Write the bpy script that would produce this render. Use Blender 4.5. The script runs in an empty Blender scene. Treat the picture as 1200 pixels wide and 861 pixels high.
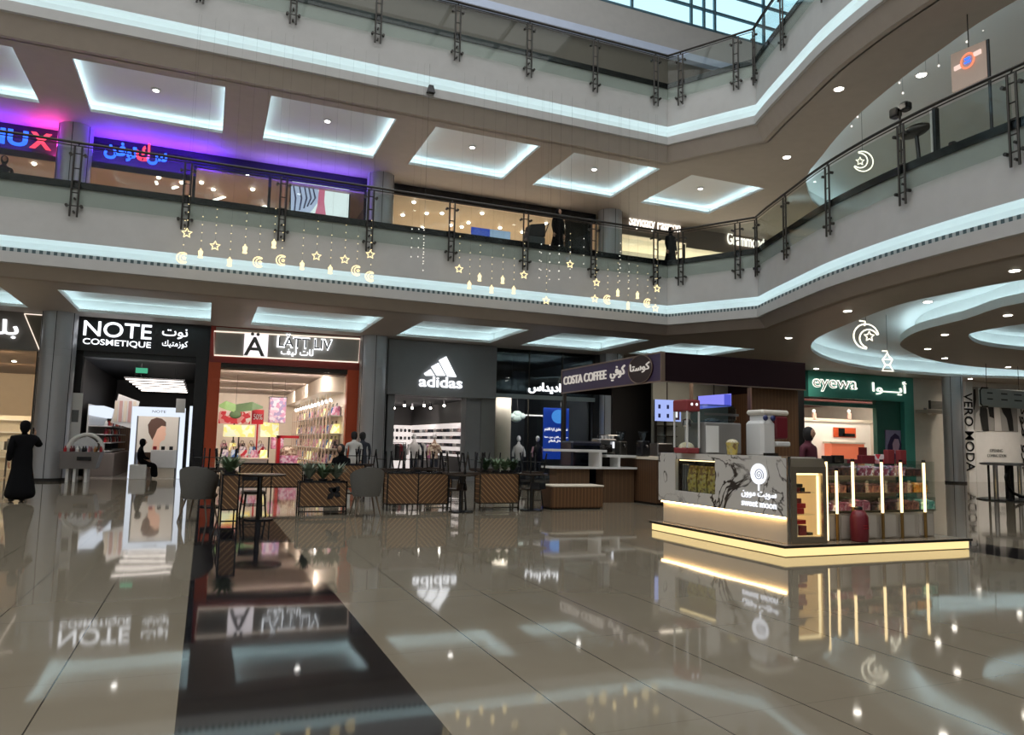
import bpy, math, random
from mathutils import Vector, Matrix
from mathutils.geometry import tessellate_polygon
random.seed(7)
PI = math.pi
C = bpy.context.scene.collection

# ------------------------------------------------------------------ survey of the place
F_, CX, CY, EYE = 871.0, 600.0, 430.5, 1.5
dY = Vector((240-CX, 512-CY, F_)).normalized()
dX = Vector((2740-CX, 567-CY, F_)); dX = (dX - dX.dot(dY)*dY).normalized()
dZ = dX.cross(dY)
if dZ.y > 0: dZ = -dZ
def ray(x, y):
    d = Vector((x-CX, y-CY, F_)); return Vector((d.dot(dX), d.dot(dY), d.dot(dZ)))
def aY(x, y, Y): r = ray(x, y); t = Y/r.y; return Vector((r.x*t, Y, EYE+r.z*t))
def aX(x, y, X): r = ray(x, y); t = X/r.x; return Vector((X, r.y*t, EYE+r.z*t))
def aZ(x, y, Z): r = ray(x, y); t = (Z-EYE)/r.z; return Vector((r.x*t, r.y*t, Z))

# ------------------------------------------------------------------ materials
MATS = {}
def newmat(name):
    m = bpy.data.materials.new(name); m.use_nodes = True
    nt = m.node_tree; nt.nodes.clear()
    out = nt.nodes.new('ShaderNodeOutputMaterial')
    MATS[name] = m
    return m, nt, out
def mat(name, col, rough=.5, metal=0., emit=None, es=0., var=.07, scale=3., coat=0., spec=.5, bump=0.):
    m, nt, out = newmat(name)
    b = nt.nodes.new('ShaderNodeBsdfPrincipled')
    tc = nt.nodes.new('ShaderNodeTexCoord'); nz = nt.nodes.new('ShaderNodeTexNoise')
    nz.inputs['Scale'].default_value = scale; nz.inputs['Detail'].default_value = 3
    nt.links.new(tc.outputs['Object'], nz.inputs['Vector'])
    mx = nt.nodes.new('ShaderNodeMix'); mx.data_type = 'RGBA'
    c = Vector(col)
    mx.inputs[6].default_value = (*(c*(1-var)), 1); mx.inputs[7].default_value = (*[min(1, k*(1+var)) for k in c], 1)
    nt.links.new(nz.outputs['Fac'], mx.inputs[0]); nt.links.new(mx.outputs[2], b.inputs['Base Color'])
    b.inputs['Roughness'].default_value = rough; b.inputs['Metallic'].default_value = metal
    b.inputs['Coat Weight'].default_value = coat; b.inputs['Specular IOR Level'].default_value = spec
    if emit: b.inputs['Emission Color'].default_value = (*emit, 1); b.inputs['Emission Strength'].default_value = es
    if bump:
        bp = nt.nodes.new('ShaderNodeBump'); bp.inputs['Strength'].default_value = bump
        nt.links.new(nz.outputs['Fac'], bp.inputs['Height']); nt.links.new(bp.outputs['Normal'], b.inputs['Normal'])
    nt.links.new(b.outputs[0], out.inputs[0])
    return m
def lamp_mat(name, col, s):
    m, nt, out = newmat(name); e = nt.nodes.new('ShaderNodeEmission')
    e.inputs[0].default_value = (*col, 1); e.inputs[1].default_value = s
    nt.links.new(e.outputs[0], out.inputs[0]); return m
def glass_mat(name, tint, ior=1.45, rough=0.0):
    m, nt, out = newmat(name)
    t = nt.nodes.new('ShaderNodeBsdfTransparent'); t.inputs[0].default_value = (*tint, 1)
    g = nt.nodes.new('ShaderNodeBsdfGlossy'); g.inputs['Roughness'].default_value = rough
    f = nt.nodes.new('ShaderNodeLayerWeight'); f.inputs[0].default_value = .5; q = N(nt)
    r0 = ((ior-1)/(ior+1))**2; k = q.m('ADD', q.m('MULTIPLY', q.m('POWER', f.outputs['Facing'], 5.0), .8), r0)
    x = nt.nodes.new('ShaderNodeMixShader')
    nt.links.new(k, x.inputs[0]); nt.links.new(t.outputs[0], x.inputs[1]); nt.links.new(g.outputs[0], x.inputs[2])
    nt.links.new(x.outputs[0], out.inputs[0]); return m
class N:                                     # tiny node arithmetic
    def __init__(s, nt): s.nt = nt
    def m(s, op, a, b=None, c=None):
        n = s.nt.nodes.new('ShaderNodeMath'); n.operation = op
        for i, v in enumerate((a, b, c)):
            if v is None: continue
            if isinstance(v, (int, float)): n.inputs[i].default_value = v
            else: s.nt.links.new(v, n.inputs[i])
        return n.outputs[0]
    def mix(s, f, a, b):
        n = s.nt.nodes.new('ShaderNodeMix'); n.data_type = 'RGBA'
        for i, v in ((0, f), (6, a), (7, b)):
            if isinstance(v, (int, float)): n.inputs[i].default_value = v
            elif isinstance(v, tuple): n.inputs[i].default_value = (*v, 1)
            else: s.nt.links.new(v, n.inputs[i])
        return n.outputs[2]
def pos(nt, kind='Object'):
    tc = nt.nodes.new('ShaderNodeTexCoord'); sp = nt.nodes.new('ShaderNodeSeparateXYZ')
    nt.links.new(tc.outputs[kind], sp.inputs[0]); return tc.outputs[kind], sp.outputs

def floor_mat():
    m, nt, out = newmat('polished_floor'); n = N(nt); v, (x, y, z) = pos(nt)
    b = nt.nodes.new('ShaderNodeBsdfPrincipled')
    dark1 = n.m('MULTIPLY', n.m('GREATER_THAN', x, -0.055), n.m('LESS_THAN', x, 1.262))
    dark2 = n.m('MULTIPLY', n.m('GREATER_THAN', x, 11.0), n.m('LESS_THAN', x, 12.25))
    dark = n.m('MAXIMUM', dark1, dark2)
    def joint(c, w): return n.m('LESS_THAN', n.m('ABSOLUTE', n.m('SUBTRACT', x, c)), w)
    fr = n.m('FRACT', n.m('DIVIDE', n.m('ADD', x, 70.5+.055), 1.41/2))
    j = n.m('LESS_THAN', n.m('ABSOLUTE', n.m('SUBTRACT', fr, .0)), .013)
    fr2 = n.m('FRACT', n.m('DIVIDE', n.m('ADD', x, 70.5-1.262), 1.41/2))
    j2 = n.m('LESS_THAN', fr2, .013)
    left = n.m('LESS_THAN', x, 0.0)
    jj = n.m('ADD', n.m('MULTIPLY', j, left), n.m('MULTIPLY', j2, n.m('GREATER_THAN', x, 1.2)))
    jj = n.m('MAXIMUM', jj, joint(.605, .004))
    cy = n.m('LESS_THAN', n.m('FRACT', n.m('DIVIDE', n.m('ADD', y, 140.8-21.18), 1.76)), .003)
    cr = n.m('LESS_THAN', n.m('ABSOLUTE', n.m('SUBTRACT', y, 21.18)), .03)
    jt = n.m('MAXIMUM', jj, n.m('MAXIMUM', n.m('MULTIPLY', cy, .35), cr))
    nz = nt.nodes.new('ShaderNodeTexNoise'); nz.inputs['Scale'].default_value = 1.3; nz.inputs['Detail'].default_value = 6
    nt.links.new(v, nz.inputs['Vector'])
    beige = n.mix(nz.outputs['Fac'], (.205, .170, .122), (.255, .218, .163))
    blk = n.mix(nz.outputs['Fac'], (.006, .006, .008), (.016, .015, .017))
    c = n.mix(dark, beige, blk); c = n.mix(jt, c, (.03, .025, .02))
    nt.links.new(c, b.inputs['Base Color'])
    b.inputs['Roughness'].default_value = .045
    b.inputs['IOR'].default_value = 1.5
    b.inputs['Coat Weight'].default_value = .0; b.inputs['Coat Roughness'].default_value = .12
    # each tile lies a hair out of level, and the polish is a little wavy
    w = nt.nodes.new('ShaderNodeTexNoise'); w.inputs['Scale'].default_value = .8; w.inputs['Detail'].default_value = 1
    nt.links.new(v, w.inputs['Vector'])
    bp = nt.nodes.new('ShaderNodeBump'); bp.inputs['Strength'].default_value = .06; bp.inputs['Distance'].default_value = .035
    nt.links.new(w.outputs['Fac'], bp.inputs['Height']); nt.links.new(bp.outputs['Normal'], b.inputs['Normal'])
    nt.links.new(b.outputs[0], out.inputs[0]); return m
def stripes_mat(name, c1, c2, per, axis=0, duty=.5, rough=.5, diag=False, emit=0):
    m, nt, out = newmat(name); n = N(nt); v, s = pos(nt)
    b = nt.nodes.new('ShaderNodeBsdfPrincipled')
    if diag:
        a = n.m('ADD', s[2], n.m('ABSOLUTE', s[0])) if diag == 'v' else n.m('ADD', s[2], n.m('MULTIPLY', s[0], diag))
    else: a = s[axis]
    k = n.m('LESS_THAN', n.m('FRACT', n.m('DIVIDE', n.m('ADD', a, 50), per)), duty)
    nz = nt.nodes.new('ShaderNodeTexNoise'); nz.inputs['Scale'].default_value = 6
    nt.links.new(v, nz.inputs['Vector'])
    c1b = n.mix(nz.outputs['Fac'], tuple(x*.8 for x in c1), tuple(min(1, x*1.15) for x in c1))
    col = n.mix(k, c1b, c2)
    nt.links.new(col, b.inputs['Base Color']); b.inputs['Roughness'].default_value = rough
    if emit: nt.links.new(col, b.inputs['Emission Color']); b.inputs['Emission Strength'].default_value = emit
    nt.links.new(b.outputs[0], out.inputs[0]); return m
def marble_mat():
    m, nt, out = newmat('veined_marble'); n = N(nt); v, s = pos(nt)
    b = nt.nodes.new('ShaderNodeBsdfPrincipled')
    nz = nt.nodes.new('ShaderNodeTexNoise'); nz.inputs['Scale'].default_value = 1.25; nz.inputs['Detail'].default_value = 5; nz.inputs['Distortion'].default_value = 1.2
    nt.links.new(v, nz.inputs['Vector'])
    a = n.m('ABSOLUTE', n.m('SUBTRACT', nz.outputs['Fac'], .5))
    k = n.m('SUBTRACT', 1, n.m('SMOOTH_MIN', n.m('MULTIPLY', a, 42), 1, .2))
    n2 = nt.nodes.new('ShaderNodeTexNoise'); n2.inputs['Scale'].default_value = .9; nt.links.new(v, n2.inputs['Vector'])
    k2 = n.m('MULTIPLY', n.m('MAXIMUM', k, 0), n.m('MULTIPLY', n.m('MAXIMUM', n.m('SUBTRACT', n2.outputs['Fac'], .34), 0), 6))
    col = n.mix(n.m('MINIMUM', k2, 1), (.60, .57, .53), (.05, .04, .035))
    nt.links.new(col, b.inputs['Base Color']); b.inputs['Roughness'].default_value = .12
    nt.links.new(b.outputs[0], out.inputs[0]); return m
def speck_mat(name, cols, scale=30, rough=.6, emit=0, es=1.0):
    m, nt, out = newmat(name); n = N(nt); v, s = pos(nt)
    b = nt.nodes.new('ShaderNodeBsdfPrincipled')
    vo = nt.nodes.new('ShaderNodeTexVoronoi'); vo.inputs['Scale'].default_value = scale
    nt.links.new(v, vo.inputs['Vector'])
    r = nt.nodes.new('ShaderNodeValToRGB'); r.color_ramp.interpolation = 'CONSTANT'
    sp = nt.nodes.new('ShaderNodeSeparateColor'); nt.links.new(vo.outputs['Color'], sp.inputs[0]); nt.links.new(sp.outputs[0], r.inputs[0])
    e = r.color_ramp.elements; e[0].color = (*cols[0], 1); e[1].position = 1/len(cols); e[1].color = (*cols[1], 1)
    for i in range(2, len(cols)): q = e.new(i/len(cols)); q.color = (*cols[i], 1)
    nt.links.new(r.outputs[0], b.inputs['Base Color']); b.inputs['Roughness'].default_value = rough
    if emit: nt.links.new(r.outputs[0], b.inputs['Emission Color']); b.inputs['Emission Strength'].default_value = emit
    nt.links.new(b.outputs[0], out.inputs[0]); return m

FLOOR = floor_mat(); MARBLE = marble_mat()
WHITE = mat('white_plaster', (.62, .60, .575), .55)
FASCIA = mat('grey_painted_fascia', (.50, .49, .475), .5)
CEIL = mat('beige_painted_ceiling', (.40, .34, .285), .6)
CEILG = mat('ground_ceiling_paint', (.43, .385, .345), .5)
COVE = mat('white_cove_paint', (.80, .81, .80), .5, var=.02)
COFF = mat('coffer_paint', (.68,.66,.65), .5, var=.02)
LED = lamp_mat('cool_led_strip', (.68, .93, 1.0), 6.5)
LEDC = lamp_mat('cool_led_strip_coffer', (.62, .92, 1.0), 12)
DOWN = lamp_mat('warm_downlight', (1, .93, .82), 22)
DOWNC = lamp_mat('white_downlight', (1, .97, .92), 14)
WARM = lamp_mat('warm_led', (1, .74, .33), 1.25)
WARMB = lamp_mat('warm_led_bright', (1, .74, .38), 2.6)
BORD = lamp_mat('pinkish_border_light', (1, .84, .70), 1.25)
WARMC = lamp_mat('warm_cove_led', (1, .70, .34), 16)
STARL = lamp_mat('golden_string_light', (1, .80, .42), 1.8)
MOONL = lamp_mat('warm_rope_light', (1, .93, .72), 2.2)
SIGNW = lamp_mat('white_sign_letter', (.93, .96, 1), 1.9)
SIGNC = lamp_mat('cream_sign_letter', (1, .93, .82), 1.6)
SIGNB = lamp_mat('blue_sign_letter', (.03, .12, 1), 2.6)
SIGNR = lamp_mat('red_sign_letter', (1, .06, .13), 1.8)
TUBE = lamp_mat('white_light_bar', (1, .9, .82), 4)
METAL = mat('brushed_steel', (.30, .30, .31), .32, 1)
DMETAL = mat('dark_bronze_steel', (.06, .055, .05), .35, .8)
CHROME = mat('chrome', (.6, .6, .62), .12, 1)
BLACK = mat('black_lacquer', (.008, .008, .01), .25)
MATTE = mat('matt_black', (.012, .011, .012), .7)
GLASS = glass_mat('balustrade_glass', (.87, .905, .885), 1.28)
CLEAR = glass_mat('clear_shop_glass', (.93, .96, .96), 1.42)
SHADE = glass_mat('smoked_shop_glass', (.55, .62, .66), 1.5)
COLM = mat('satin_metal_cladding', (.46, .465, .49), .34, .45, var=.03)
ORANGE = mat('orange_cladding', (.62, .09, .025), .4)
GREY = mat('mid_grey_panel', (.16, .165, .165), .5)
DGREY = mat('dark_grey_panel', (.055, .06, .065), .5)
CREAM = mat('cream_panel', (.72, .64, .52), .5)
WPANEL = mat('white_laminate', (.75, .74, .72), .35)
WOOD = stripes_mat('slatted_oak', (.27, .135, .055), (.11, .05, .02), .09, 0, .86)
WOODY = stripes_mat('slatted_walnut', (.17, .085, .038), (.08, .038, .017), .11, 1, .88)
WOODX = stripes_mat('walnut_boards', (.19, .105, .052), (.11, .06, .03), .13, 0, .9)
CHEV1 = stripes_mat('slanted_oak_boards', (.46, .27, .12), (.13, .065, .03), .11, diag=1.0, duty=.82)
CHEV2 = stripes_mat('slanted_oak_boards_mirrored', (.46, .27, .12), (.13, .065, .03), .11, diag=-1.0, duty=.82)
AUBER = mat('aubergine_panel', (.012, .003, .006), .8, spec=.2)
PURPLE = mat('purple_sign_face', (.05, .03, .085), .4)
TEAL = mat('teal_panel', (.06, .32, .26), .5)
TEALD = mat('dark_teal_panel', (.02, .12, .09), .45)
ROSE = mat('dark_rose_card', (.26,.035,.04), .5)
RED = mat('red_plastic', (.45, .012, .02), .35)
MAROON = mat('maroon_paint', (.16, .012, .022), .4)
LEAF = mat('dusty_green_leaf', (.11, .17, .09), .6, var=.3, scale=12)
SKIN = mat('skin', (.42, .24, .16), .6)
ROBE = mat('black_abaya_cloth', (.004, .004, .005), .95, spec=.15)
CLOTHW = mat('white_cotton', (.6, .58, .55), .8)
DENIM = mat('dark_trousers', (.03, .035, .05), .8)
TAUPE = mat('taupe_upholstery', (.115, .11, .10), .8, var=.12, scale=30)
LEGW = mat('beech_chair_leg', (.14, .10, .07), .5)
CABLE = mat('thin_wire', (.02, .02, .02), .5)

# ------------------------------------------------------------------ mesh collector
class MB:
    def __init__(s): s.v = []; s.f = []; s.mi = []
    def add(s, vs, fs, m=0):
        o = len(s.v); s.v += [tuple(v) for v in vs]; s.f += [tuple(i+o for i in f) for f in fs]; s.mi += [m]*len(fs); return s
    def box(s, x0, y0, z0, x1, y1, z1, m=0):
        x0, x1 = sorted((x0, x1)); y0, y1 = sorted((y0, y1)); z0, z1 = sorted((z0, z1))
        return s.add([(x0,y0,z0),(x1,y0,z0),(x1,y1,z0),(x0,y1,z0),(x0,y0,z1),(x1,y0,z1),(x1,y1,z1),(x0,y1,z1)],
              [(0,3,2,1),(4,5,6,7),(0,1,5,4),(1,2,6,5),(2,3,7,6),(3,0,4,7)], m)
    def rbox(s, x0, y0, z0, x1, y1, z1, b=.02, m=0):     # box with chamfered vertical and top edges
        x0, x1 = sorted((x0, x1)); y0, y1 = sorted((y0, y1)); z0, z1 = sorted((z0, z1))
        def ring(d, z): 
            e = b+d
            return [(x0+e,y0+d,z),(x1-e,y0+d,z),(x1-d,y0+e,z),(x1-d,y1-e,z),(x1-e,y1-d,z),(x0+e,y1-d,z),(x0+d,y1-e,z),(x0+d,y0+e,z)]
        return s.loft([ring(b*.6, z0), ring(0, z0+b), ring(0, z1-b), ring(b*.6, z1)], m)
    def loft(s, rings, m=0, caps=True, closed=True):
        n = len(rings[0]); vs = [p for r in rings for p in r]; fs = []
        for i in range(len(rings)-1):
            for j in range(n if closed else n-1):
                k = (j+1) % n; fs.append((i*n+j, i*n+k, (i+1)*n+k, (i+1)*n+j))
        if caps: fs.append(tuple(reversed(range(n)))); fs.append(tuple((len(rings)-1)*n+j for j in range(n)))
        return s.add(vs, fs, m)
    def cyl(s, p0, p1, r0, r1=None, n=12, m=0, caps=True):
        p0, p1 = Vector(p0), Vector(p1); r1 = r0 if r1 is None else r1
        d = (p1-p0).normalized(); u = d.orthogonal().normalized(); w = d.cross(u)
        R = lambda p, r: [p+u*(r*math.cos(2*PI*i/n))+w*(r*math.sin(2*PI*i/n)) for i in range(n)]
        return s.loft([R(p0, r0), R(p1, r1)], m, caps)
    def tube(s, pts, r, n=6, m=0, closed=False):
        pts = [Vector(p) for p in pts]; rings = []; N_ = len(pts)
        up = None
        for i, p in enumerate(pts):
            a = pts[(i-1) % N_] if (closed or i) else p; b = pts[(i+1) % N_] if (closed or i < N_-1) else p
            d = (b-a).normalized()
            if up is None: up = d.orthogonal().normalized()
            up = (up-d*up.dot(d)); up = up.normalized() if up.length > 1e-6 else d.orthogonal().normalized()
            w = d.cross(up)
            rings.append([p+up*(r*math.cos(2*PI*j/n))+w*(r*math.sin(2*PI*j/n)) for j in range(n)])
        if closed: rings.append(rings[0])
        return s.loft(rings, m, not closed)
    def lathe(s, prof, c=(0,0,0), n=20, m=0, sx=1, sy=1):
        rings = [[(c[0]+r*sx*math.cos(2*PI*i/n), c[1]+r*sy*math.sin(2*PI*i/n), c[2]+z) for i in range(n)] for r, z in prof]
        return s.loft(rings, m)
    def ell(s, c, r, n=12, k=8, m=0):
        prof = [(max(.001, math.sin(PI*i/k)), -math.cos(PI*i/k)) for i in range(k+1)]
        rings = [[(c[0]+a*r[0]*math.cos(2*PI*i/n), c[1]+a*r[1]*math.sin(2*PI*i/n), c[2]+b*r[2]) for i in range(n)] for a, b in prof]
        return s.loft(rings, m)
    def plate(s, poly, o, u, w, t, m=0):                # polygon in plane (u, w) at o, extruded by vector t
        o, u, w, t = Vector(o), Vector(u), Vector(w), Vector(t)
        a = [o+u*p[0]+w*p[1] for p in poly]; b = [p+t for p in a]
        return s.loft([a, b], m)
    def sheet(s, loops, z, m=0):
        L = [[Vector((p[0], p[1], 0)) for p in l] for l in loops]
        tr = tessellate_polygon(L); flat = [(p[0], p[1], z) for l in loops for p in l]
        return s.add(flat, [tuple(t) for t in tr], m)
    def pbox(s, x0, y0, x1, y1, Y, d=.05, m=0):         # front rectangle seen at distance Y
        c = (y0+y1)/2; a = aY(x0, c, Y).x; b = aY(x1, c, Y).x; k = (x0+x1)/2
        return s.box(a, Y, aY(k, y1, Y).z, b, Y+d, aY(k, y0, Y).z, m)
    def build(s, name, mats, parent=None, origin=None, smooth=False):
        if not isinstance(mats, (list, tuple)): mats = [mats]
        o = Vector(origin) if origin is not None else (Vector(parent['_w']) if parent is not None and '_w' in parent else Vector((0,0,0)))
        me = bpy.data.meshes.new(name); me.from_pydata([(v[0]-o.x, v[1]-o.y, v[2]-o.z) for v in s.v], [], s.f)
        for m in mats: me.materials.append(m)
        me.polygons.foreach_set('material_index', s.mi)
        if smooth: me.polygons.foreach_set('use_smooth', [True]*len(me.polygons))
        me.update()
        ob = bpy.data.objects.new(name, me); C.objects.link(ob)
        if smooth:
            try: me.shade_auto_smooth = True
            except Exception: pass
            import bmesh
            bm = bmesh.new(); bm.from_mesh(me)
            for e in bm.edges:
                if len(e.link_faces) == 2 and e.calc_face_angle(0) > .7: e.smooth = False
            bm.to_mesh(me); bm.free()
        if parent is not None: ob.parent = parent; ob['_w'] = list(o)
        else: ob.location = o; ob['_w'] = list(o)
        return ob
def tag(o, label=None, cat=None, group=None, kind=None):
    if label: o['label'] = label
    if cat: o['category'] = cat
    if group: o['group'] = group
    if kind: o['kind'] = kind
    return o
def thing(name, label, cat, loc=(0,0,0), group=None):
    o = bpy.data.objects.new(name, None); C.objects.link(o); o.location = loc; o['_w'] = list(loc); o.empty_display_size = .1
    return tag(o, label, cat, group)
def struct(mb, name, m, smooth=False):
    o = mb.build(name, m, smooth=smooth); o['kind'] = 'structure'; return o
def dup(root, loc=None, rotz=None, label=None, group=None):
    r = root.copy(); C.objects.link(r)
    if loc is not None: r.location = loc
    if rotz is not None: r.rotation_euler = (root.rotation_euler[0], root.rotation_euler[1], rotz)
    if label: r['label'] = label
    if group: r['group'] = group
    for ch in list(root.children):
        c = ch.copy(); C.objects.link(c); c.parent = r
        for g in ch.children:
            d = g.copy(); C.objects.link(d); d.parent = c
    return r
ORD = ['first','second','third','fourth','fifth','sixth','seventh','eighth','ninth','tenth','eleventh','twelfth','thirteenth','fourteenth','fifteenth','sixteenth','seventeenth','eighteenth','nineteenth','twentieth']
ORD += ['twenty-'+q for q in ORD[:9]] + ['thirtieth'] + ['thirty-'+q for q in ORD[:9]]

# ---- lettering
AR = {'ا':0xFE8D,'ب':0xFE8F,'ت':0xFE95,'ح':0xFEA1,'د':0xFEA9,'ر':0xFEAD,'ز':0xFEAF,'س':0xFEB1,'ش':0xFEB5,'ص':0xFEB9,'ع':0xFEC9,'ف':0xFED1,'ق':0xFED5,'ك':0xFED9,'ل':0xFEDD,'م':0xFEE1,'ن':0xFEE5,'ه':0xFEE9,'و':0xFEED,'ي':0xFEF1,'ة':0xFE93,'أ':0xFE83}
NOJOIN = set('ادرزوةأ')
def arabic(t):
    out = []
    for i, ch in enumerate(t):
        if ch == 'ـ': out.append(ch); continue
        if ch not in AR: out.append(ch); continue
        p = i > 0 and (t[i-1] in AR or t[i-1] == 'ـ') and t[i-1] not in NOJOIN
        q = i+1 < len(t) and (t[i+1] in AR or t[i+1] == 'ـ') and ch not in NOJOIN
        out.append(chr(AR[ch] + (3 if p and q else 2 if q else 1 if p else 0)))
    return ''.join(reversed(out))
def text(name, body, o, w, h, m, parent, u=(1,0,0), v=(0,0,1), bold=.0, depth=.04, space=1.0):
    """lettering fitted into the rectangle o + w*u + h*v (o is its lower left corner)"""
    c = bpy.data.curves.new(name, 'FONT'); c.body = body; c.size = 1; c.extrude = .02; c.offset = bold; c.space_character = space
    t = bpy.data.objects.new('tmp', c); C.objects.link(t); bpy.context.view_layer.update()
    me = bpy.data.meshes.new_from_object(t.evaluated_get(bpy.context.evaluated_depsgraph_get()))
    bpy.data.objects.remove(t)
    xs = [a.co.x for a in me.vertices]; ys = [a.co.y for a in me.vertices]
    x0, x1, y0, y1 = min(xs), max(xs), min(ys), max(ys)
    o, u, v = Vector(o), Vector(u), Vector(v); nn = u.cross(v)
    pw = Vector(parent['_w']) if parent is not None else Vector((0,0,0))
    for a in me.vertices:
        a.co = o + u*((a.co.x-x0)/(x1-x0)*w) + v*((a.co.y-y0)/(y1-y0)*h) + nn*(a.co.z/.02*depth/2+depth/2) - pw
    me.materials.clear(); me.materials.append(m)
    ob = bpy.data.objects.new(name, me); C.objects.link(ob)
    if parent is not None: ob.parent = parent; ob['_w'] = list(pw)
    return ob
NX, PX, UP = (0,-1,0), (1,0,0), (0,0,1)
def ptext(name, body, x0, y0, x1, y1, Y, m, parent, bold=.0, depth=.04):
    a = aY(x0, (y0+y1)/2, Y); b = aY(x1, (y0+y1)/2, Y); k = (x0+x1)/2
    z0 = aY(k, y1, Y).z; z1 = aY(k, y0, Y).z
    return text(name, body, (a.x, Y, z0), b.x-a.x, z1-z0, m, parent, bold=bold, depth=depth)

def area(name, loc, sx, sy, power, col=(1,1,1), rot=(0,0,0)):
    l = bpy.data.lights.new(name, 'AREA'); l.shape = 'RECTANGLE'; l.size = sx; l.size_y = sy; l.energy = power; l.color = col
    o = bpy.data.objects.new(name, l); C.objects.link(o); o.location = loc; o.rotation_euler = rot; return o

# ------------------------------------------------------------------ levels and plan
G0, G1, G2 = 0.0, 7.95, 14.5
ZC0, ZC1 = 5.45, 11.8
YF = 28.6
def catmull(P, k=5):
    out = []
    for i in range(len(P)-1):
        a = P[max(0, i-1)]; b = P[i]; c = P[i+1]; d = P[min(len(P)-1, i+2)]
        for j in range(k):
            t = j/k
            out.append(tuple(.5*((2*b[q])+(-a[q]+c[q])*t+(2*a[q]-5*b[q]+4*c[q]-d[q])*t*t+(-a[q]+3*b[q]-3*c[q]+d[q])*t**3) for q in (0,1)))
    out.append(P[-1]); return out
CURVE = catmull([(16.45,19.1),(16.08,18.1),(15.52,16.4),(14.98,14.7),(14.62,12.9),(14.45,11.2),(14.42,9.5),(14.5,7.5),(14.8,5),(15.4,2),(16.4,-1.5),(18.2,-6),(20,-12)], 5)
EDGE = [(-30,21.85),(14.8,21.85)] + CURVE
def offset(P, d):                                       # miter offset to the left
    out = []
    for i, p in enumerate(P):
        a = Vector(P[max(0, i-1)]); b = Vector(P[i]); c = Vector(P[min(len(P)-1, i+1)])
        d1 = (b-a) if i else (c-b); d2 = (c-b) if i < len(P)-1 else (b-a)
        n1 = Vector((-d1.y, d1.x)).normalized(); n2 = Vector((-d2.y, d2.x)).normalized()
        n = (n1+n2).normalized(); k = d/max(.5, n.dot(n1)); out.append((b.x+n.x*k, b.y+n.y*k))
    return out
def sweep(mb, P, prof, m=0, closed=False):
    rings = []
    offs = {d: offset(P, d) for d, z in prof}
    cols = [[(offs[d][i][0], offs[d][i][1], z) for d, z in prof] for i in range(len(P))]
    return mb.loft(cols, m, closed, closed)
# ------------------------------------------------------------------ floor, slabs, ceilings
fl = MB(); fl.sheet([[(-32,-14),(60,-14),(60,60),(-32,60)]], 0.0); struct(fl, 'floor', FLOOR)

def slab(F, zc, label, grille):
    o = MB(); z = lambda d: F+d
    # fascia and recess
    sweep(o, EDGE, [(.6, z(0)), (0, z(0)), (0, z(-1.49)), (.16, z(-1.49)), (.30, z(-1.56)), (.36, z(-1.68)), (.34, z(-1.85)), (.26, z(-1.97)), (-.0, z(-1.97))], 0)
    sweep(o, EDGE, [(0.0, z(-1.97)), (-.03, z(-1.90)), (-.06, z(-1.90)), (-.06, z(-2.18)), (.02, z(-2.2))], 1)
    sweep(o, EDGE, [(.02, z(-2.2)), (.28, zc), (.5, zc)], 2)
    f = struct(o, 'trim_%d' % (1 if F == G1 else 3), [COVE, FASCIA, CEIL])
    # upper, flat part repainted as fascia
    me = f.data
    for p in me.polygons:
        if p.material_index == 0 and p.center.z > z(-1.4): p.material_index = 1
    l = MB(); sweep(l, EDGE, [(.06, z(-1.955)), (.14, z(-1.955))], 0)
    s = l.build('led_strip', LED, f)
    if grille:
        g = MB(); sweep(g, EDGE, [(-.035, z(-1.90)), (-.035, z(-1.80)), (-.02, z(-1.80))], 0)
        g.build('vent_grille', GRILLE, f)
    # walking surface
    t = MB(); P = offset(EDGE, .55)
    loop = P + [(60,-12),(60,60),(-30,60)]
    t.sheet([loop], z(-.01)); struct(t, 'floor_%d' % (1 if F == G1 else 2), WHITE)
GRILLE = None
m, nt, out = newmat('linear_air_grille'); n = N(nt); v, s3 = pos(nt)
b = nt.nodes.new('ShaderNodeBsdfPrincipled')
k = n.m('LESS_THAN', n.m('FRACT', n.m('DIVIDE', n.m('ADD', n.m('SUBTRACT', s3[0], s3[1]), 60), .16)), .5)
nt.links.new(n.mix(k, (.06, .10, .11), (.4, .45, .45)), b.inputs['Base Color']); nt.links.new(b.outputs[0], out.inputs[0]); GRILLE = m
slab(G1, ZC0, 'first', True)
slab(G2, ZC1, 'second', False)

OUT0 = [(16.94,10.91),(16.89,13.0),(17.11,14.45),(18.17,16.87),(19.65,19.74),(21.15,21.68),(22.97,23.32),(25.54,24.95),(28.74,26.26),(31.89,26.8),(36,26.6),(41,24.6),(45,21),(46,16),(43,10),(36,5.5),(27,4),(20,5.5),(17.6,8)]
ISL0 = [(19.5,12.59),(20.53,15.0),(21.26,17.01),(22.37,18.58),(23.67,19.85),(25.33,20.86),(28.35,22.33),(32.05,23.1),(36,22.6),(40,19.5),(41,15),(38,10.5),(32,8),(25,7.5),(20.5,9.3)]
COR0 = [(22.96,14.0),(22.97,16.22),(23.62,17.13),(25.82,18.26),(28.33,18.5),(32,18.2),(35,16.5),(35,13.5),(31,11),(26,11)]
def closedcat(P, k=4):
    Q = []
    n_ = len(P)
    for i in range(n_):
        a, b, c, d = P[(i-1) % n_], P[i], P[(i+1) % n_], P[(i+2) % n_]
        for j in range(k):
            t = j/k
            Q.append(tuple(.5*((2*b[q])+(-a[q]+c[q])*t+(2*a[q]-5*b[q]+4*c[q]-d[q])*t*t+(-a[q]+3*b[q]-3*c[q]+d[q])*t**3) for q in (0,1)))
    return Q
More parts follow.
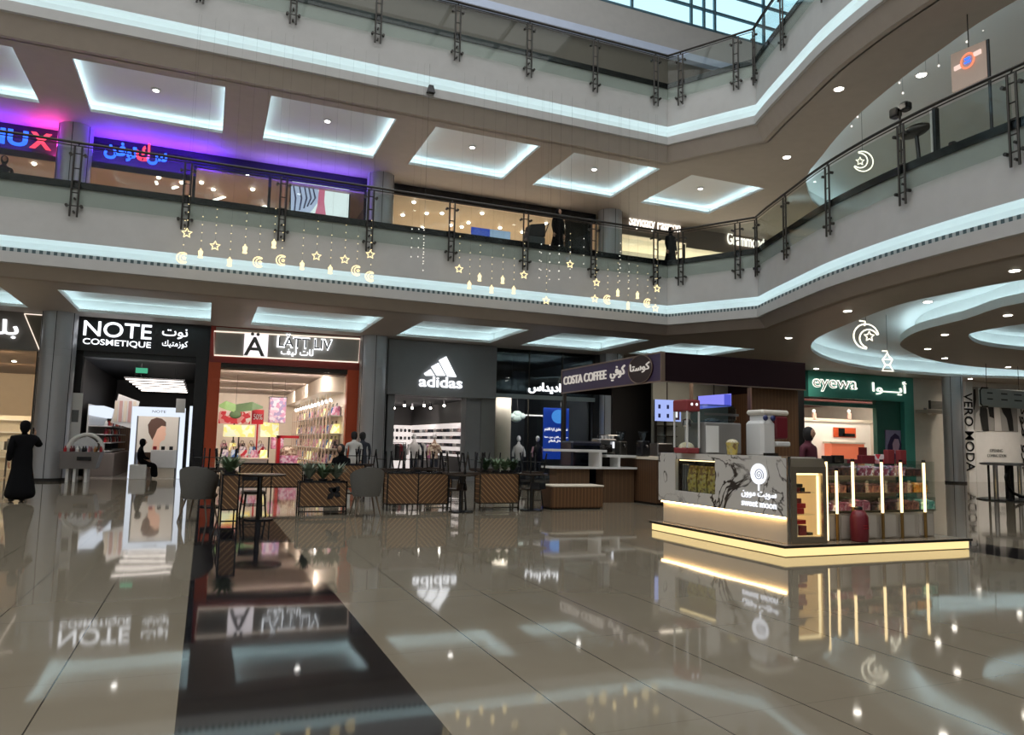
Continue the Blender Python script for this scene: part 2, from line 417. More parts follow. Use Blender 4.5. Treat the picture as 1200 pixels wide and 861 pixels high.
def grow(P, d):                                         # offset of a closed loop, outwards for d > 0
    n_ = len(P); A = sum(P[i][0]*P[(i+1) % n_][1]-P[(i+1) % n_][0]*P[i][1] for i in range(n_)); sg = 1 if A > 0 else -1
    out = []
    for i in range(n_):
        a, b, c = Vector(P[i-1]), Vector(P[i]), Vector(P[(i+1) % n_])
        d1 = (b-a).normalized(); d2 = (c-b).normalized()
        n1 = Vector((d1.y, -d1.x))*sg; n2 = Vector((d2.y, -d2.x))*sg; nn = (n1+n2).normalized(); k = d/max(.5, nn.dot(n1))
        out.append((b.x+nn.x*k, b.y+nn.y*k))
    return out
def wallring(mb, P, Q, z0, z1, m=0):
    a = [(p[0], p[1], z0) for p in P]; b = [(p[0], p[1], z1) for p in Q]; mb.loft([a, b], m, False)
def ringface(mb, P, Q, z, m=0): wallring(mb, P, Q, z, z, m)

CO_X = [(-9.3,-5.4),(-4.0,-.05),(1.25,5.1),(6.42,10.2),(11.5,15.1),(16.5,20.0)]
def coffer(i, x0, x1, y0, y1, zc, name, deep=.34, down=True, bright=False):
    R = [(x0,y0),(x1,y0),(x1,y1),(x0,y1)]; W = grow(R, .26)
    t = MB(); wallring(t, R, R, zc, zc+.1); ringface(t, R, W, zc+.1); wallring(t, W, W, zc+.1, zc+deep)
    t.sheet([W], zc+deep)
    f = struct(t, name, COVE if bright else COFF)
    e = MB(); ringface(e, grow(R, .09), grow(R, .15), zc+.115)
    e.build('led_strip', LED if bright else LEDC, f)
    if down:
        d = MB(); cx, cy = (x0+x1)/2, (y0+y1)/2
        d.cyl((cx,cy,zc+deep), (cx,cy,zc+deep-.04), .13, n=16); d.build('light_rim', WHITE, f)
        d = MB(); d.cyl((cx,cy,zc+deep-.03), (cx,cy,zc+deep-.05), .085, n=14); d.build('lamp', DOWNC, f)
    return R
def ceiling_plane(zc, name, holes, m):
    t = MB(); P = offset(EDGE, .45)
    t.sheet([P + [(60,-12),(60,29.2),(-30,29.2)]] + holes, zc); struct(t, name, m)
h0 = [coffer(i, a, b_, 23.45, 27.3, ZC0, 'trim_%d' % (10+i), .42, True, True) for i, (a, b_) in enumerate(CO_X)]
h1 = [coffer(i, a, b_, 22.75, 26.4, ZC1, 'trim_%d' % (20+i)) for i, (a, b_) in enumerate(CO_X)]
OUTL = closedcat(OUT0); ISLL = closedcat(ISL0); CORL = closedcat(COR0)
def oval(zc, base):
    W = grow(OUTL, .45)
    t = MB(); wallring(t, OUTL, OUTL, zc, zc+.14); ringface(t, OUTL, W, zc+.14); wallring(t, W, W, zc+.14, zc+.75)
    t.sheet([W], zc+.75)
    f = struct(t, 'trim_%d' % base, COVE)
    e = MB(); ringface(e, grow(OUTL, .16), grow(OUTL, .26), zc+.16); e.build('led_strip', LED, f)
    t = MB(); wallring(t, ISLL, ISLL, zc, zc+.26, 1); ringface(t, ISLL, grow(ISLL, -.5), zc+.26, 1); t.sheet([ISLL, CORL], zc, 0)
    wallring(t, grow(ISLL, -.5), grow(ISLL, -.5), zc+.26, zc+.75, 1)
    wallring(t, CORL, CORL, zc, zc+.14, 1); CW = grow(CORL, .4)
    wallring(t, CW, CW, zc+.14, zc+.6, 1); t.sheet([CW], zc+.6, 1); ringface(t, CORL, CW, zc+.14, 1)
    f = struct(t, 'trim_%d' % (base+1), [CEILG, COVE])
    e = MB(); ringface(e, grow(ISLL, -.2), grow(ISLL, -.3), zc+.28); e.build('led_strip', LED, f)
    e = MB(); ringface(e, grow(CORL, .15), grow(CORL, .24), zc+.16); e.build('led_strip', LED, f)
oval(ZC0, 30)
# first-floor recess: one wide oval without an island
OUT1 = closedcat([(21.08,21.7),(19.37,19.09),(18.14,16.64),(17.33,14.4),(16.9,12.75),(16.55,11.0),(16.6,8.5),(17.6,5.5),(21,3.5),(27,3),(34,5),(39,10),(40,16),(37,21),(31,24.5),(25,24.2)])
W = grow(OUT1, .45); t = MB(); wallring(t, OUT1, OUT1, ZC1, ZC1+.14); ringface(t, OUT1, W, ZC1+.14); wallring(t, W, W, ZC1+.14, ZC1+.9); t.sheet([W], ZC1+.9)
f = struct(t, 'trim_40', COVE); e = MB(); ringface(e, grow(OUT1, .16), grow(OUT1, .26), ZC1+.16); e.build('led_strip', LED, f)
ceiling_plane(ZC0, 'ceiling_1', h0+[OUTL], CEILG)
ceiling_plane(ZC1, 'ceiling_2', h1+[OUT1], CEIL)

# ------------------------------------------------------------------ downlights in the flat ceilings
def spot(x, y, z, w, col=(1,.87,.72)):
    l = bpy.data.lights.new('downlight_or_fill', 'SPOT'); l.energy = w; l.color = col; l.spot_size = 2.5; l.spot_blend = 1; l.shadow_soft_size = .07
    o = bpy.data.objects.new('downlight_or_fill', l); C.objects.link(o); o.location = (x, y, z); return o
for a_, b_ in CO_X: spot((a_+b_)/2, 25.37, ZC0+.2, 70); spot((a_+b_)/2, 24.6, ZC1+.2, 70)
def downlight(p, zc, lab, r=.1):
    spot(p[0], p[1], zc-.04, 110)
    t = thing('ceiling_light', lab, 'ceiling light', (p[0], p[1], zc), 'recessed round downlights')
    d = MB(); d.lathe([(r*1.35, -.012), (r*1.35, 0.0), (r*1.0, 0.0)], (p[0], p[1], zc), 16); d.build('light_rim', WHITE, t)
    d = MB(); d.lathe([(r, -.02), (r, -.013)], (p[0], p[1], zc), 16); d.build('lamp', DOWN, t)
    return t
for i, (p, w) in enumerate([((18.91,20.42),'at the tip of the oval recess, over the dark red coffee kiosk'), ((16.6,15.61),'beside the oval recess, left of the glowing crescent'),
        ((17.32,13.65),'beside the oval recess, above and right of the glowing crescent'), ((15.9,10.43),'on the outer band at the right edge of the view'),
        ((22.65,17.26),'on the island, right of the glowing crescent'), ((25.27,19.99),'on the island, right of the glowing lantern'), ((28.31,21.62),'on the island, third along its far rim'),
        ((20.91,13.97),'on the island near the right edge of the view'), ((27.24,27.6),'in front of the green optician sign, right one of the pair'), ((25.5,27.6),'in front of the green optician sign, left one of the pair'),
        ((37.21,27.0),'above the tall wall lettering'), ((33.4,22.4),'on the island above the hanging sign')]):
    downlight(p, ZC0, 'ground-floor downlight ' + w)
for i, (p, w) in enumerate([((16.18,15.33),'between the curved edge and the oval recess'), ((18.45,19.87),'nearest the diagonal railing'), ((15.85,12.4),'high up, close to the lit slab edge')][:2]):
    downlight(p, ZC1, 'first-floor downlight ' + w, .12)
downlight((19.1,15.0), ZC1+.9, 'recessed downlight inside the raised oval of the first-floor ceiling', .13)

# ------------------------------------------------------------------ round clad columns
def column(x, y, r, z0, z1, joint):
    c = MB(); n = 40
    c.lathe([(r, z0), (r, joint-.012), (r-.015, joint-.01), (r-.015, joint+.01), (r, joint+.012), (r, joint+.22), (r-.012, joint+.222), (r-.012, joint+.236), (r, joint+.24), (r, z1)], (x, y, 0), n)
    o = c.build('column', COLM, smooth=True); o['kind'] = 'structure'
    s = MB()
    for a in (-1.62, -1.62+PI/3*1.0, -1.62-PI/3*1.0, -1.62+2.2):
        px, py = x+math.cos(a)*(r+.001), y+math.sin(a)*(r+.001)
        s.box(px-.009, py-.009, z0+.08, px+.009, py+.009, z1)
    s.build('panel_seam', MATTE, o)
    k = MB(); k.lathe([(r+.015, z0), (r+.015, z0+.09)], (x, y, 0), n); k.build('plinth', MATTE, o)
for x in (-4.62, 5.77, 16.15): column(x, 28.05, .52, 0.0, ZC0, 4.0)
for x in (-4.62, 5.77, 16.0): column(x, 28.05, .52, G1, ZC1, 10.85)
column(35.7, 26.9, .48, 0, ZC0, 4.3)

# ------------------------------------------------------------------ upper storey walls, skylight, outer shell
w = MB(); w.box(-30, YF, G2-.1, 60, YF+.3, 22.0); o = struct(w, 'wall_back', mat('warm_grey_wall', (.46,.44,.42), .6))
w = MB(); w.box(-30, YF-.35, 19.95, 60, YF, 20.3); struct(w, 'trim_50', mat('pale_blue_ledge', (.55,.62,.78), .4))
w = MB(); w.box(-30, YF-.03, G2, 60, YF-.002, 19.9); struct(w, 'trim_51', mat('brown_upper_wall', (.16,.135,.11), .6))
w = MB()
for z in (22.0, 23.0, 24.1, 25.3): w.box(-30, YF-.02, z-.05, 60, YF+.1, z+.06)
for x in (17.4, 20.75, 21.5, 22.15, 14.6, 11.8, 9, 6.2, 3.4, .6, 25.2, 28, 31): w.box(x-.06, YF-.04, 22, x+.06, YF+.08, 27)
o = struct(w, 'window_1', mat('blue_grey_mullion', (.10,.19,.24), .4, .3))
g = MB(); g.box(-30, YF+.02, 22, 60, YF+.03, 27); g.build('pane', glass_mat('skylight_glass', (.62,.78,.84), 1.3), o)
# roof over the galleries, open glazed roof over the atrium
R = MB(); P = offset(EDGE, 1.5)
R.sheet([[(-30,YF+.3)] + [(-30, 24.5),(17,24.5),(19,19)] + [(20,14),(20,-12),(60,-12),(60,YF+.3)]], 27.0); struct(R, 'ceiling_3', WHITE)
sk = MB()
for x in range(-28, 21, 4): sk.box(x-.08, -12, 27, x+.08, 24.5, 27.3)
for y in range(-11, 25, 4): sk.box(-30, y-.08, 27, 20, y+.08, 27.3)
struct(sk, 'window_2', MATS['blue_grey_mullion'])
w = MB(); w.box(-30.3, -12, 0, -30, 60, 27); struct(w, 'wall_left', WHITE)
w = MB(); w.box(-30, -12.3, 0, 60, -12, 27); struct(w, 'wall_front', WHITE)
w = MB(); w.box(60, -12, 0, 60.3, 60, 27); struct(w, 'wall_right', WHITE)
w = MB(); w.box(-30, 59.7, 0, 60, 60, 27); struct(w, 'wall_rear', WHITE)

# ------------------------------------------------------------------ balustrades
def post(F, x, y, nx, ny, parent):
    """twin-bar steel post; (nx, ny) points into the void"""
    tx, ty = -ny, nx; p = MB(); d = .10
    for s in (-1, 1):
        cx, cy = x+nx*d+tx*.085*s, y+ny*d+ty*.085*s
        p.cyl((cx,cy,F-.84), (cx,cy,F+1.06), .026, n=8)
    for z in (-.55, -.2, .12, .45, .85):
        p.cyl((x+nx*d-tx*.085, y+ny*d-ty*.085, F+z), (x+nx*d+tx*.085, y+ny*d+ty*.085, F+z), .016, n=6)
    for z in (-.55, .82):
        for s in (-1, 1):
            cx, cy = x+nx*d+tx*.17*s, y+ny*d+ty*.17*s
            p.cyl((cx-nx*.06,cy-ny*.06,F+z), (cx+nx*.04,cy+ny*.04,F+z), .04, n=8)
            p.cyl((cx,cy,F+z), (x+nx*d+tx*.085*s, y+ny*d+ty*.085*s, F+z), .014, n=6)
    for z in (-.7, -.35): p.cyl((x,y,F+z), (x+nx*d, y+ny*d, F+z), .03, n=8)
    p.cyl((x+nx*d,y+ny*d,F+1.06), (x+nx*.05, y+ny*.05, F+1.15), .018, n=6)
    return p.build('post', DMETAL, parent)
def along(P):
    L = [0]
    for a, b in zip(P, P[1:]): L.append(L[-1]+math.dist(a, b))
    return L
def at_len(P, L, s):
    for i in range(len(P)-1):
        if s <= L[i+1] or i == len(P)-2:
            t = (s-L[i])/(L[i+1]-L[i]); a, b = Vector(P[i]), Vector(P[i+1]); d = (b-a).normalized()
            return a+(b-a)*t, d
def cut(P, s0, s1):
    L = along(P); out = [tuple(at_len(P, L, s0)[0])]
    for p, l in zip(P, L):
        if s0+1e-4 < l < s1-1e-4: out.append(p)
    return out + [tuple(at_len(P, L, s1)[0])]
def balustrade(F, P, stations, label, extra=None):
    L = along(P); x0, y0 = P[0]
    t = thing('balustrade', label, 'railing', (P[0][0], P[0][1], F))
    rl = offset(P, -.09)
    h = MB(); h.tube([(x, y, F+1.15) for x, y in rl], .036, 8); h.build('handrail', DMETAL, t, smooth=True)
    h = MB(); h.tube([(x, y, F+1.06) for x, y in rl], .014, 6); h.build('lower_rail', DMETAL, t)
    s = MB(); sweep(s, P, [(.06, F-.06), (-.05, F-.06), (-.05, F+.12), (.06, F+.12), (.06, F-.06)]); s.build('base_channel', BLACK, t)
    st = [0]+stations+[L[-1]]
    for k in stations:
        p, d = at_len(P, L, k); post(F, p.x, p.y, d.y, -d.x, t)
    ed = sorted(set([0]+list(stations)+[L[-1]]))
    for a, b in zip(ed, ed[1:]):
        if b-a < .35: continue
        Q = cut(P, a+.03, b-.03); g = MB()
        sweep(g, Q, [(-.075, F-.52), (-.075, F+1.0), (-.063, F+1.0), (-.063, F-.52), (-.075, F-.52)])
        g.build('glass_panel', GLASS, t)
    return t
ST = [(-30,21.85),(14.8,21.85)]
sx = [x+30 for x in (-13.65,-11.1,-8.6,-6.05,-3.5,-.85,1.68,4.2,6.76,9.28,11.78,14.25)]
DG = [(14.8,21.85),(16.45,19.1)]
LD = math.dist(*DG)
for F, nm in ((G1,'first'), (G2,'second')):
    balustrade(F, ST, sx, 'long straight glass balustrade with twin steel posts along the %s-floor gallery' % nm)
    balustrade(F, DG, [LD*.17, LD*.80], 'short diagonal glass balustrade where the %s-floor gallery turns' % nm)
    balustrade(F, CURVE, [.12,2.35,4.85,7.5,10.1,12.9,15.6], 'curved glass balustrade sweeping along the right side of the %s floor' % nm)

# ================================================================== GROUND FLOOR SHOPS
RN = [0]
def room(name, x0, x1, y0, y1, z1, mw, mc, mf=None, nums=(0,)):
    k = 100+4*RN[0]; RN[0] += 1
    for i, q in enumerate(((x0-.06, y0, 0, x0, y1, z1), (x1, y0, 0, x1+.06, y1, z1), (x0, y1, 0, x1, y1+.06, z1))): struct(MB().box(*q), 'wall_%d' % (k+i), mw)
    struct(MB().box(x0, y0, z1, x1, y1, z1+.06), 'ceiling_%d' % k, mc)
    if mf: struct(MB().box(x0, y0, .0005, x1, y1, .001), 'floor_%d' % k, mf)
def kid(parent, name, m, fn, smooth=False):
    mb = MB(); fn(mb); return mb.build(name, m, parent, smooth=smooth)

WOODC = stripes_mat('wood_slat_ceiling', (.30, .19, .12), (.12, .07, .045), .5, 1, .8)
GRIDC = stripes_mat('grid_ceiling', (.42, .36, .31), (.22, .18, .15), .62, 1, .82)
SHOPF = mat('shop_floor_tile', (.42, .38, .33), .15)
DARKW = mat('charcoal_shop_wall', (.045, .042, .042), .6)
BEIGEW = mat('beige_shop_wall', (.5, .40, .30), .6)
room('wall_1', -16, -5.25, YF, 40, 4.2, BEIGEW, WOODC, SHOPF)
room('wall_2', -4.15, -.42, YF, 41, 4.2, DARKW, MATTE, SHOPF)
room('wall_3', .38, 4.9, YF, 44, 3.95, CREAM, GRIDC, SHOPF)
room('wall_4', 6.5, 10.2, YF, 39, 3.3, mat('light_shop_wall', (.05, .047, .045), .6), MATTE, DGREY)
room('wall_5', 10.95, 15.5, YF+.1, 36, 5.3, DGREY, MATTE, DGREY)
area('shop_light_1', (-9, 29.0, 4.0), 6, .5, 260, (1, .76, .5), (1.0,0,0)); area('shop_light_1b', (-9, 34, 4.0), 6, .5, 160, (1, .76, .5), (1.0,0,0))  # unseen area lamps added per shop, turned inward so the floor mirrors none
area('shop_light_2', (-2.3, 29.0, 4.0), 3, .4, 70, (1, .9, .85), (.9,0,0))
area('shop_light_3', (2.4, 29.0, 3.8), 3.6, .5, 170, (1, .86, .80), (1.1,0,0)); area('shop_light_3c', (2.4, 34.0, 3.8), 3.6, .5, 150, (1, .86, .80), (1.1,0,0))
area('shop_light_3b', (2.4, 39, 3.8), 3.6, .5, 120, (1, .86, .8), (1.1,0,0))
area('shop_light_4', (8.3, 29.2, 3.2), 3, .4, 60, (1, .9, .87), (1.1,0,0)); area('shop_light_4b', (8.3, 34, 3.2), 3, .4, 70, (1, .9, .87), (1.15,0,0))
area('shop_light_5', (13, 28.9, 3.3), 4, .3, 45, (1, .93, .9), (1.0,0,0)); area('shop_light_5b', (13, 30, 5.1), 4, .4, 50, (.85, .93, 1), (1.2,0,0))
# wall infill behind and between shops
w = MB()
w.box(-5.3, YF-.02, 0, -4.1, YF+.5, ZC0); w.box(5.4, YF-.02, 0, 6.5, YF+.5, ZC0); w.box(15.5, YF-.1, 0, 17.1, YF+.3, ZC0)
struct(w, 'wall_6', DGREY)
# far-left shop
s = thing('shop_front', 'grey shop fascia with part of a white Arabic sign, left of the first column', 'shop front', (-9, YF, 0))
kid(s, 'fascia', mat('taupe_fascia', (.20, .18, .165), .5), lambda b: (b.box(-16, YF-.12, 4.2, -5.72, YF, ZC0), b.plate([(-5.72,4.2),(-5.19,4.2),(-5.72,ZC0)], (0,YF-.12,0), PX, UP, (0,.12,0))))
OLV = mat('olive_return', (.16,.145,.11), .6)
kid(s, 'slanted_return', OLV, lambda b: b.plate([(-5.72,ZC0-.03),(-5.2,4.22),(-4.95,4.22),(-4.95,ZC0-.03)], (0,YF-.14,0), PX, UP, (0,.1,0)))
kid(s, 'lit_edge', BORD, lambda b: b.tube([(-4.98,YF-.17,ZC0-.05),(-5.72,YF-.17,ZC0-.05)], .016, 6)); kid(s, 'lit_edge', BORD, lambda b: b.tube([(-5.72,YF-.17,ZC0-.05),(-5.2,YF-.17,4.22)], .016, 6))
kid(s, 'glass_front', CLEAR, lambda b: b.box(-16, YF+.02, .05, -5.35, YF+.04, 4.2))
ptext('sign_lettering', arabic('بلـ'), -14, 374, 22, 396, YF-.13, SIGNW, s, .012)
t = thing('display_table', 'low pale table with stacked goods inside the shop left of the first column', 'table', (-7.2, 31, 0))
kid(t, 'table_top', CREAM, lambda b: b.rbox(-8.2, 30.5, .8, -6.2, 31.6, .9))
for x in (-8.1, -6.3):
    for y in (30.6, 31.5): kid(t, 'leg', DMETAL, lambda b: b.cyl((x,y,0), (x,y,.8), .03))
for i in range(6):
    x = -8.0+i*.33; o = MB().rbox(x, 30.7, .905, x+.26, 31.1, 1.1+.1*(i % 3), .02).build('folded_garment', [CREAM, CLOTHW, TAUPE][i % 3], origin=(x, 30.7, .9))
    tag(o, ORD[i]+' folded pile from the left on the pale table in the far-left shop', 'garment', 'folded garments in the far-left shop')
t = thing('display_shelf', 'lit cream display shelf against the back of the far-left shop', 'shelf', (-9, 36, 0))
kid(t, 'back_panel', CREAM, lambda b: b.box(-12, 36, 0, -6, 36.1, 2.2))
for z in (.5, 1.0, 1.5, 2.0): kid(t, 'shelf_board', WPANEL, lambda b: b.box(-12, 35.6, z, -6, 36, z+.04))
for i in range(12):
    x = -10.5+(i % 6)*.75; y = 30+(i//6)*2.6
    t = thing('ceiling_light', '%s downlight in the slatted ceiling of the far-left shop, counted from the left, %s row' % (ORD[i % 6], ['front','rear'][i//6]), 'ceiling light', (x, y, 4.2), 'downlights of the far-left shop')
    kid(t, 'lamp', DOWN, lambda b: b.cyl((x,y,4.19), (x,y,4.14), .07, n=10)); kid(t, 'light_rim', WHITE, lambda b: b.cyl((x,y,4.2), (x,y,4.15), .095, n=12, caps=False))

# cosmetics shop -------------------------------------------------
s = thing('shop_front', 'black cosmetics shop fascia with white NOTE COSMETIQUE lettering', 'shop front', (-2.1, YF, 0))
kid(s, 'fascia', BLACK, lambda b: b.box(-4.15, YF-.22, 4.3, -.03, YF, ZC0))
kid(s, 'inner_header', DGREY, lambda b: b.box(-4.1, YF-.02, 4.12, -.4, YF+.6, 4.3))
kid(s, 'pillar', BLACK, lambda b: b.box(-.45, YF-.2, 0, -.03, YF+.3, 4.3))
kid(s, 'left_jamb', MATTE, lambda b: b.box(-4.15, YF-.05, 0, -3.95, YF+.4, 4.3))
ptext('sign_lettering', 'NOTE', 98, 378, 178, 395.5, YF-.23, SIGNW, s, .006)
ptext('sign_lettering', 'COSMETIQUE', 97, 398.5, 177, 406.5, YF-.23, SIGNW, s, .004)
ptext('sign_lettering', arabic('نوت'), 190, 385, 220, 397, YF-.23, SIGNW, s, .006)
ptext('sign_lettering', arabic('كوزمتيك'), 190, 399, 220, 408, YF-.23, SIGNW, s, .004)
# lit portal with portrait
t = thing('lightbox_portal', 'tall white glowing portal frame with a NOTE heading at the cosmetics shop entrance', 'display frame', (-1.6, 29.6, 0))
Yp = 29.6; LBX = lamp_mat('lightbox_white', (.80, .88, 1), 1.05)
x0, x1 = aY(152, 520, Yp).x, aY(215, 520, Yp).x; zt = aY(184, 477, Yp).z
kid(t, 'frame', LBX, lambda b: (b.box(x0, Yp, 0, x0+.17, Yp+.12, zt), b.box(x1-.17, Yp, 0, x1, Yp+.12, zt), b.box(x0+.17, Yp, zt-.33, x1-.17, Yp+.12, zt)))
kid(t, 'inner_edge', METAL, lambda b: b.box(x0+.17, Yp+.02, 0, x0+.21, Yp+.16, zt-.33)); kid(t, 'inner_edge', METAL, lambda b: b.box(x1-.21, Yp+.02, 0, x1-.17, Yp+.16, zt-.33))
text('sign_lettering', 'NOTE', ((x0+x1)/2-.22, Yp-.002, zt-.2), .44, .09, DGREY, t, depth=.01)
# portrait poster
Yq = 30.4; t = thing('portrait_poster', 'large lit poster of a woman with pinned-up brown hair in profile', 'poster', ((x0+x1)/2, Yq, 0))
px0, px1 = aY(157, 520, Yq).x, aY(210, 520, Yq).x; pz1 = aY(184, 487, Yq).z
kid(t, 'print', mat('poster_backdrop', (.50,.44,.37), .5, emit=(.50,.44,.37), es=.55), lambda b: b.box(px0, Yq, .9, px1, Yq+.05, pz1))
def disc(cx, cz, rx, rz, n=24): return [(cx+rx*math.cos(2*PI*i/n), cz+rz*math.sin(2*PI*i/n)) for i in range(n)]
pm = (px0+px1)/2; POS = lambda pts, m, nm, dy: kid(t, nm, m, lambda b: b.plate(pts, (0, Yq-dy, 0), PX, UP, (0, .006, 0)))
kid(t, 'stand', METAL, lambda b: (b.box(px0+.1,Yq+.05,0,px0+.16,Yq+.1,1.2), b.box(px1-.16,Yq+.05,0,px1-.1,Yq+.1,1.2)))
HAIRP = mat('printed_brown_hair', (.09,.045,.03), .6, emit=(.09,.045,.03), es=.5); FACEP = mat('printed_skin', (.62,.36,.25), .6, emit=(.62,.36,.25), es=.55)
POS([(pm-.16,.95),(pm+.08,.95),(pm+.10,1.25),(pm+.16,1.32),(pm+.24,1.36),(pm+.27,1.44),(pm+.25,1.48),(pm+.29,1.56),(pm+.26,1.66),(pm+.27,1.80),(pm+.20,1.98),(pm,2.05),(pm-.2,1.95),(pm-.2,1.5),(pm-.12,1.3)], FACEP, 'printed_face', .01)
POS([(pm-.30,1.62),(pm-.16,1.35),(pm-.08,1.55),(pm-.02,1.75),(pm+.12,1.88),(pm+.27,1.86),(pm+.26,2.02),(pm+.12,2.14),(pm-.06,2.18),(pm-.24,2.1),(pm-.34,1.9)], HAIRP, 'printed_hair', .018)
# white counter and products
t = thing('display_counter', 'white boxy counter under the portrait poster in the cosmetics shop', 'counter', (pm+.2, 30.0, 0))
kid(t, 'body', WPANEL, lambda b: b.rbox(pm-.15, 29.9, .35, px1-.05, 30.35, 1.0)); kid(t, 'plinth', CREAM, lambda b: b.box(pm-.05, 29.95, 0, px1-.1, 30.3, .35))
for i in range(3):
    x = pm-.1+i*.27; o = MB().rbox(x, 30.05, 1.002, x+.12, 30.2, 1.13, .01).build('makeup_box', [RED, BLACK, MATTE][i], origin=(x, 30.05, 1.0))
    tag(o, '%s makeup box from the left on the white counter under the portrait' % ORD[i], 'box', 'makeup boxes under the portrait')
# wall gondola on the left side of the shop
def gondola(x0, y0, x1, y1, label, name='display_shelf'):
    t = thing(name, label, 'display shelf', ((x0+x1)/2, (y0+y1)/2, 0))
    kid(t, 'base_cabinet', mat('taupe_cabinet', (.25,.21,.19), .4), lambda b: b.rbox(x0, y0, .0, x1, y1, .85))
    kid(t, 'backboard', WPANEL, lambda b: b.box(x0, y0, .85, x0+.05, y1, 2.6))
    kid(t, 'header', LBX, lambda b: b.box(x0+.02, y0, 2.2, x0+.5, y1, 2.55))
    for z in (.9, 1.2, 1.5, 1.8): kid(t, 'shelf_board', WPANEL, lambda b: b.box(x0+.05, y0, z, x1-.15, y1, z+.03))
    return t
gondola(-3.95, 30.6, -3.0, 36, 'white shelving with lit header along the left wall of the cosmetics shop')
JARS = [RED, MAROON, WPANEL, BLACK, mat('pink_plastic', (.6,.25,.28), .4), mat('amber_plastic', (.35,.16,.05), .3)]
k = 0
for z in (1.23, 1.53, 1.83):
    for i in range(13):
        y = 30.75+i*.4; o = MB().lathe([(.05, 0), (.055, .02), (.055, .13), (.03, .15), (.03, .2)], (-3.35, y, z), 8).build('cosmetic_bottle', JARS[(i*5+k) % 6], origin=(-3.35, y, z))
        tag(o, '%s bottle from the entrance on the %s cosmetics shelf of the left wall' % (ORD[i], ['lowest','middle','top'][k]), 'bottle', 'bottles along the cosmetics wall')
    k += 1
t = thing('brush_rack', 'slanted rack of pale brush packs high on the left cosmetics wall', 'rack', (-2.9, 31.2, 1.9))
kid(t, 'rack_board', WPANEL, lambda b: b.loft([[(-3.2,30.6,1.95),(-2.5,30.6,1.75),(-2.3,30.6,2.75),(-3.0,30.6,3.0)], [(-3.2,30.7,1.95),(-2.5,30.7,1.75),(-2.3,30.7,2.75),(-3.0,30.7,3.0)]]))
for i in range(5): kid(t, 'brush_pack', [CREAM, mat('rose_pack', (.5,.3,.28), .5)][i % 2], lambda b: b.box(-3.1+i*.15, 30.55, 1.98, -3.0+i*.15, 30.59, 2.75))
# podium with arched mirror in front of the column
t = thing('makeup_podium', 'grey makeup podium with round arched top, standing right of the first column', 'display stand', (-3.4, 27.2, 0))
a = aY(72, 540, 27.2); bb = aY(113, 540, 27.2)
kid(t, 'cabinet', mat('podium_grey', (.2,.18,.175), .35), lambda b: b.loft([[(a.x,27,.42),(bb.x,27,.42),(bb.x,27.9,.42),(a.x,27.9,.42)], [(a.x-.05,26.95,.95),(bb.x+.12,26.95,.95),(bb.x+.12,28,.95),(a.x-.05,28,.95)]]))
kid(t, 'label_plate', BLACK, lambda b: b.box(a.x+.45, 26.93, .68, a.x+.85, 26.95, .8))
for x in (a.x+.15, a.x+.35): kid(t, 'leg', WPANEL, lambda b: b.box(x, 27.1, 0, x+.08, 27.7, .45))
kid(t, 'leg', WPANEL, lambda b: b.box(bb.x-.3, 27.1, 0, bb.x-.22, 27.7, .45))
ac = (a.x+.62, 1.28)
kid(t, 'arch', WPANEL, lambda b: b.tube([(ac[0]+.50*math.cos(PI*i/14-.1), 27.15, .98+.52*max(0, math.sin(PI*i/14))) for i in range(15)], .06, 8))
kid(t, 'mirror', CHROME, lambda b: b.plate([(x, z) for x, z in disc(ac[0], 1.06, .36, .36)], (0,27.3,0), PX, UP, (0,.03,0)))
for i in range(7):
    x = a.x+.1+i*.165; o = MB().lathe([(.04,0),(.045,.02),(.045,.1),(.02,.13),(.02,.18)], (x, 27.05, .952), 8).build('makeup_bottle', JARS[i % 6], origin=(x, 27.05, .952))
    tag(o, '%s small bottle from the left on the arched makeup podium' % ORD[i], 'bottle', 'bottles on the makeup podium')
t = thing('banner_stand', 'narrow white banner stand behind the arched makeup podium', 'banner', (-3.95, 28.35, 0))
p0, p1 = aY(84, 460, 28.35), aY(94, 505, 28.35)
kid(t, 'banner', WPANEL, lambda b: b.box(p0.x, 28.33, .9, p1.x, 28.36, p0.z)); kid(t, 'print', GREY, lambda b: b.box(p0.x+.06, 28.325, 1.9, p1.x-.08, 28.33, 2.3)); kid(t, 'pole', METAL, lambda b: b.cyl((p0.x+.15,28.4,0), (p0.x+.15,28.4,2.8), .02))
t = thing('glass_display', 'slim tall lit glass display at the right edge of the cosmetics entrance', 'display stand', (-.95, 29.2, 0))
kid(t, 'post', LBX, lambda b: b.box(aY(221,500,29.2).x, 29.2, 0, aY(225.5,500,29.2).x, 29.3, 2.6)); kid(t, 'head', WPANEL, lambda b: b.box(-1.02, 29.2, 2.35, -.72, 29.4, 2.85))
for i in range(6):
    y = 31.5+i*1.5; o = thing('light_bar', '%s of six long white light bars across the cosmetics shop ceiling, counted from the entrance' % ORD[i], 'ceiling light', (-2, y, 3.6))
    kid(o, 'tube', TUBE, lambda b: b.box(-2.9, y, 3.6, -.9, y+.07, 3.64)); kid(o, 'housing', BLACK, lambda b: b.box(-2.95, y-.03, 3.642, -.85, y+.17, 3.7))
    for x in (-2.6,-1.2): kid(o, 'hanger', CABLE, lambda b: b.cyl((x,y+.07,3.7), (x,y+.07,4.2), .008))
t = thing('exit_sign', 'small green lit exit sign hanging in the cosmetics shop', 'sign', (-2.1, 31, 3.7))
kid(t, 'panel', lamp_mat('green_exit', (.1,.55,.32), .8), lambda b: b.pbox(159, 431, 173, 437, 31)); kid(t, 'hanger', CABLE, lambda b: b.cyl((aY(166,431,31).x, 31.02, 3.7), (aY(166,431,31).x, 31.02, 4.2), .01))
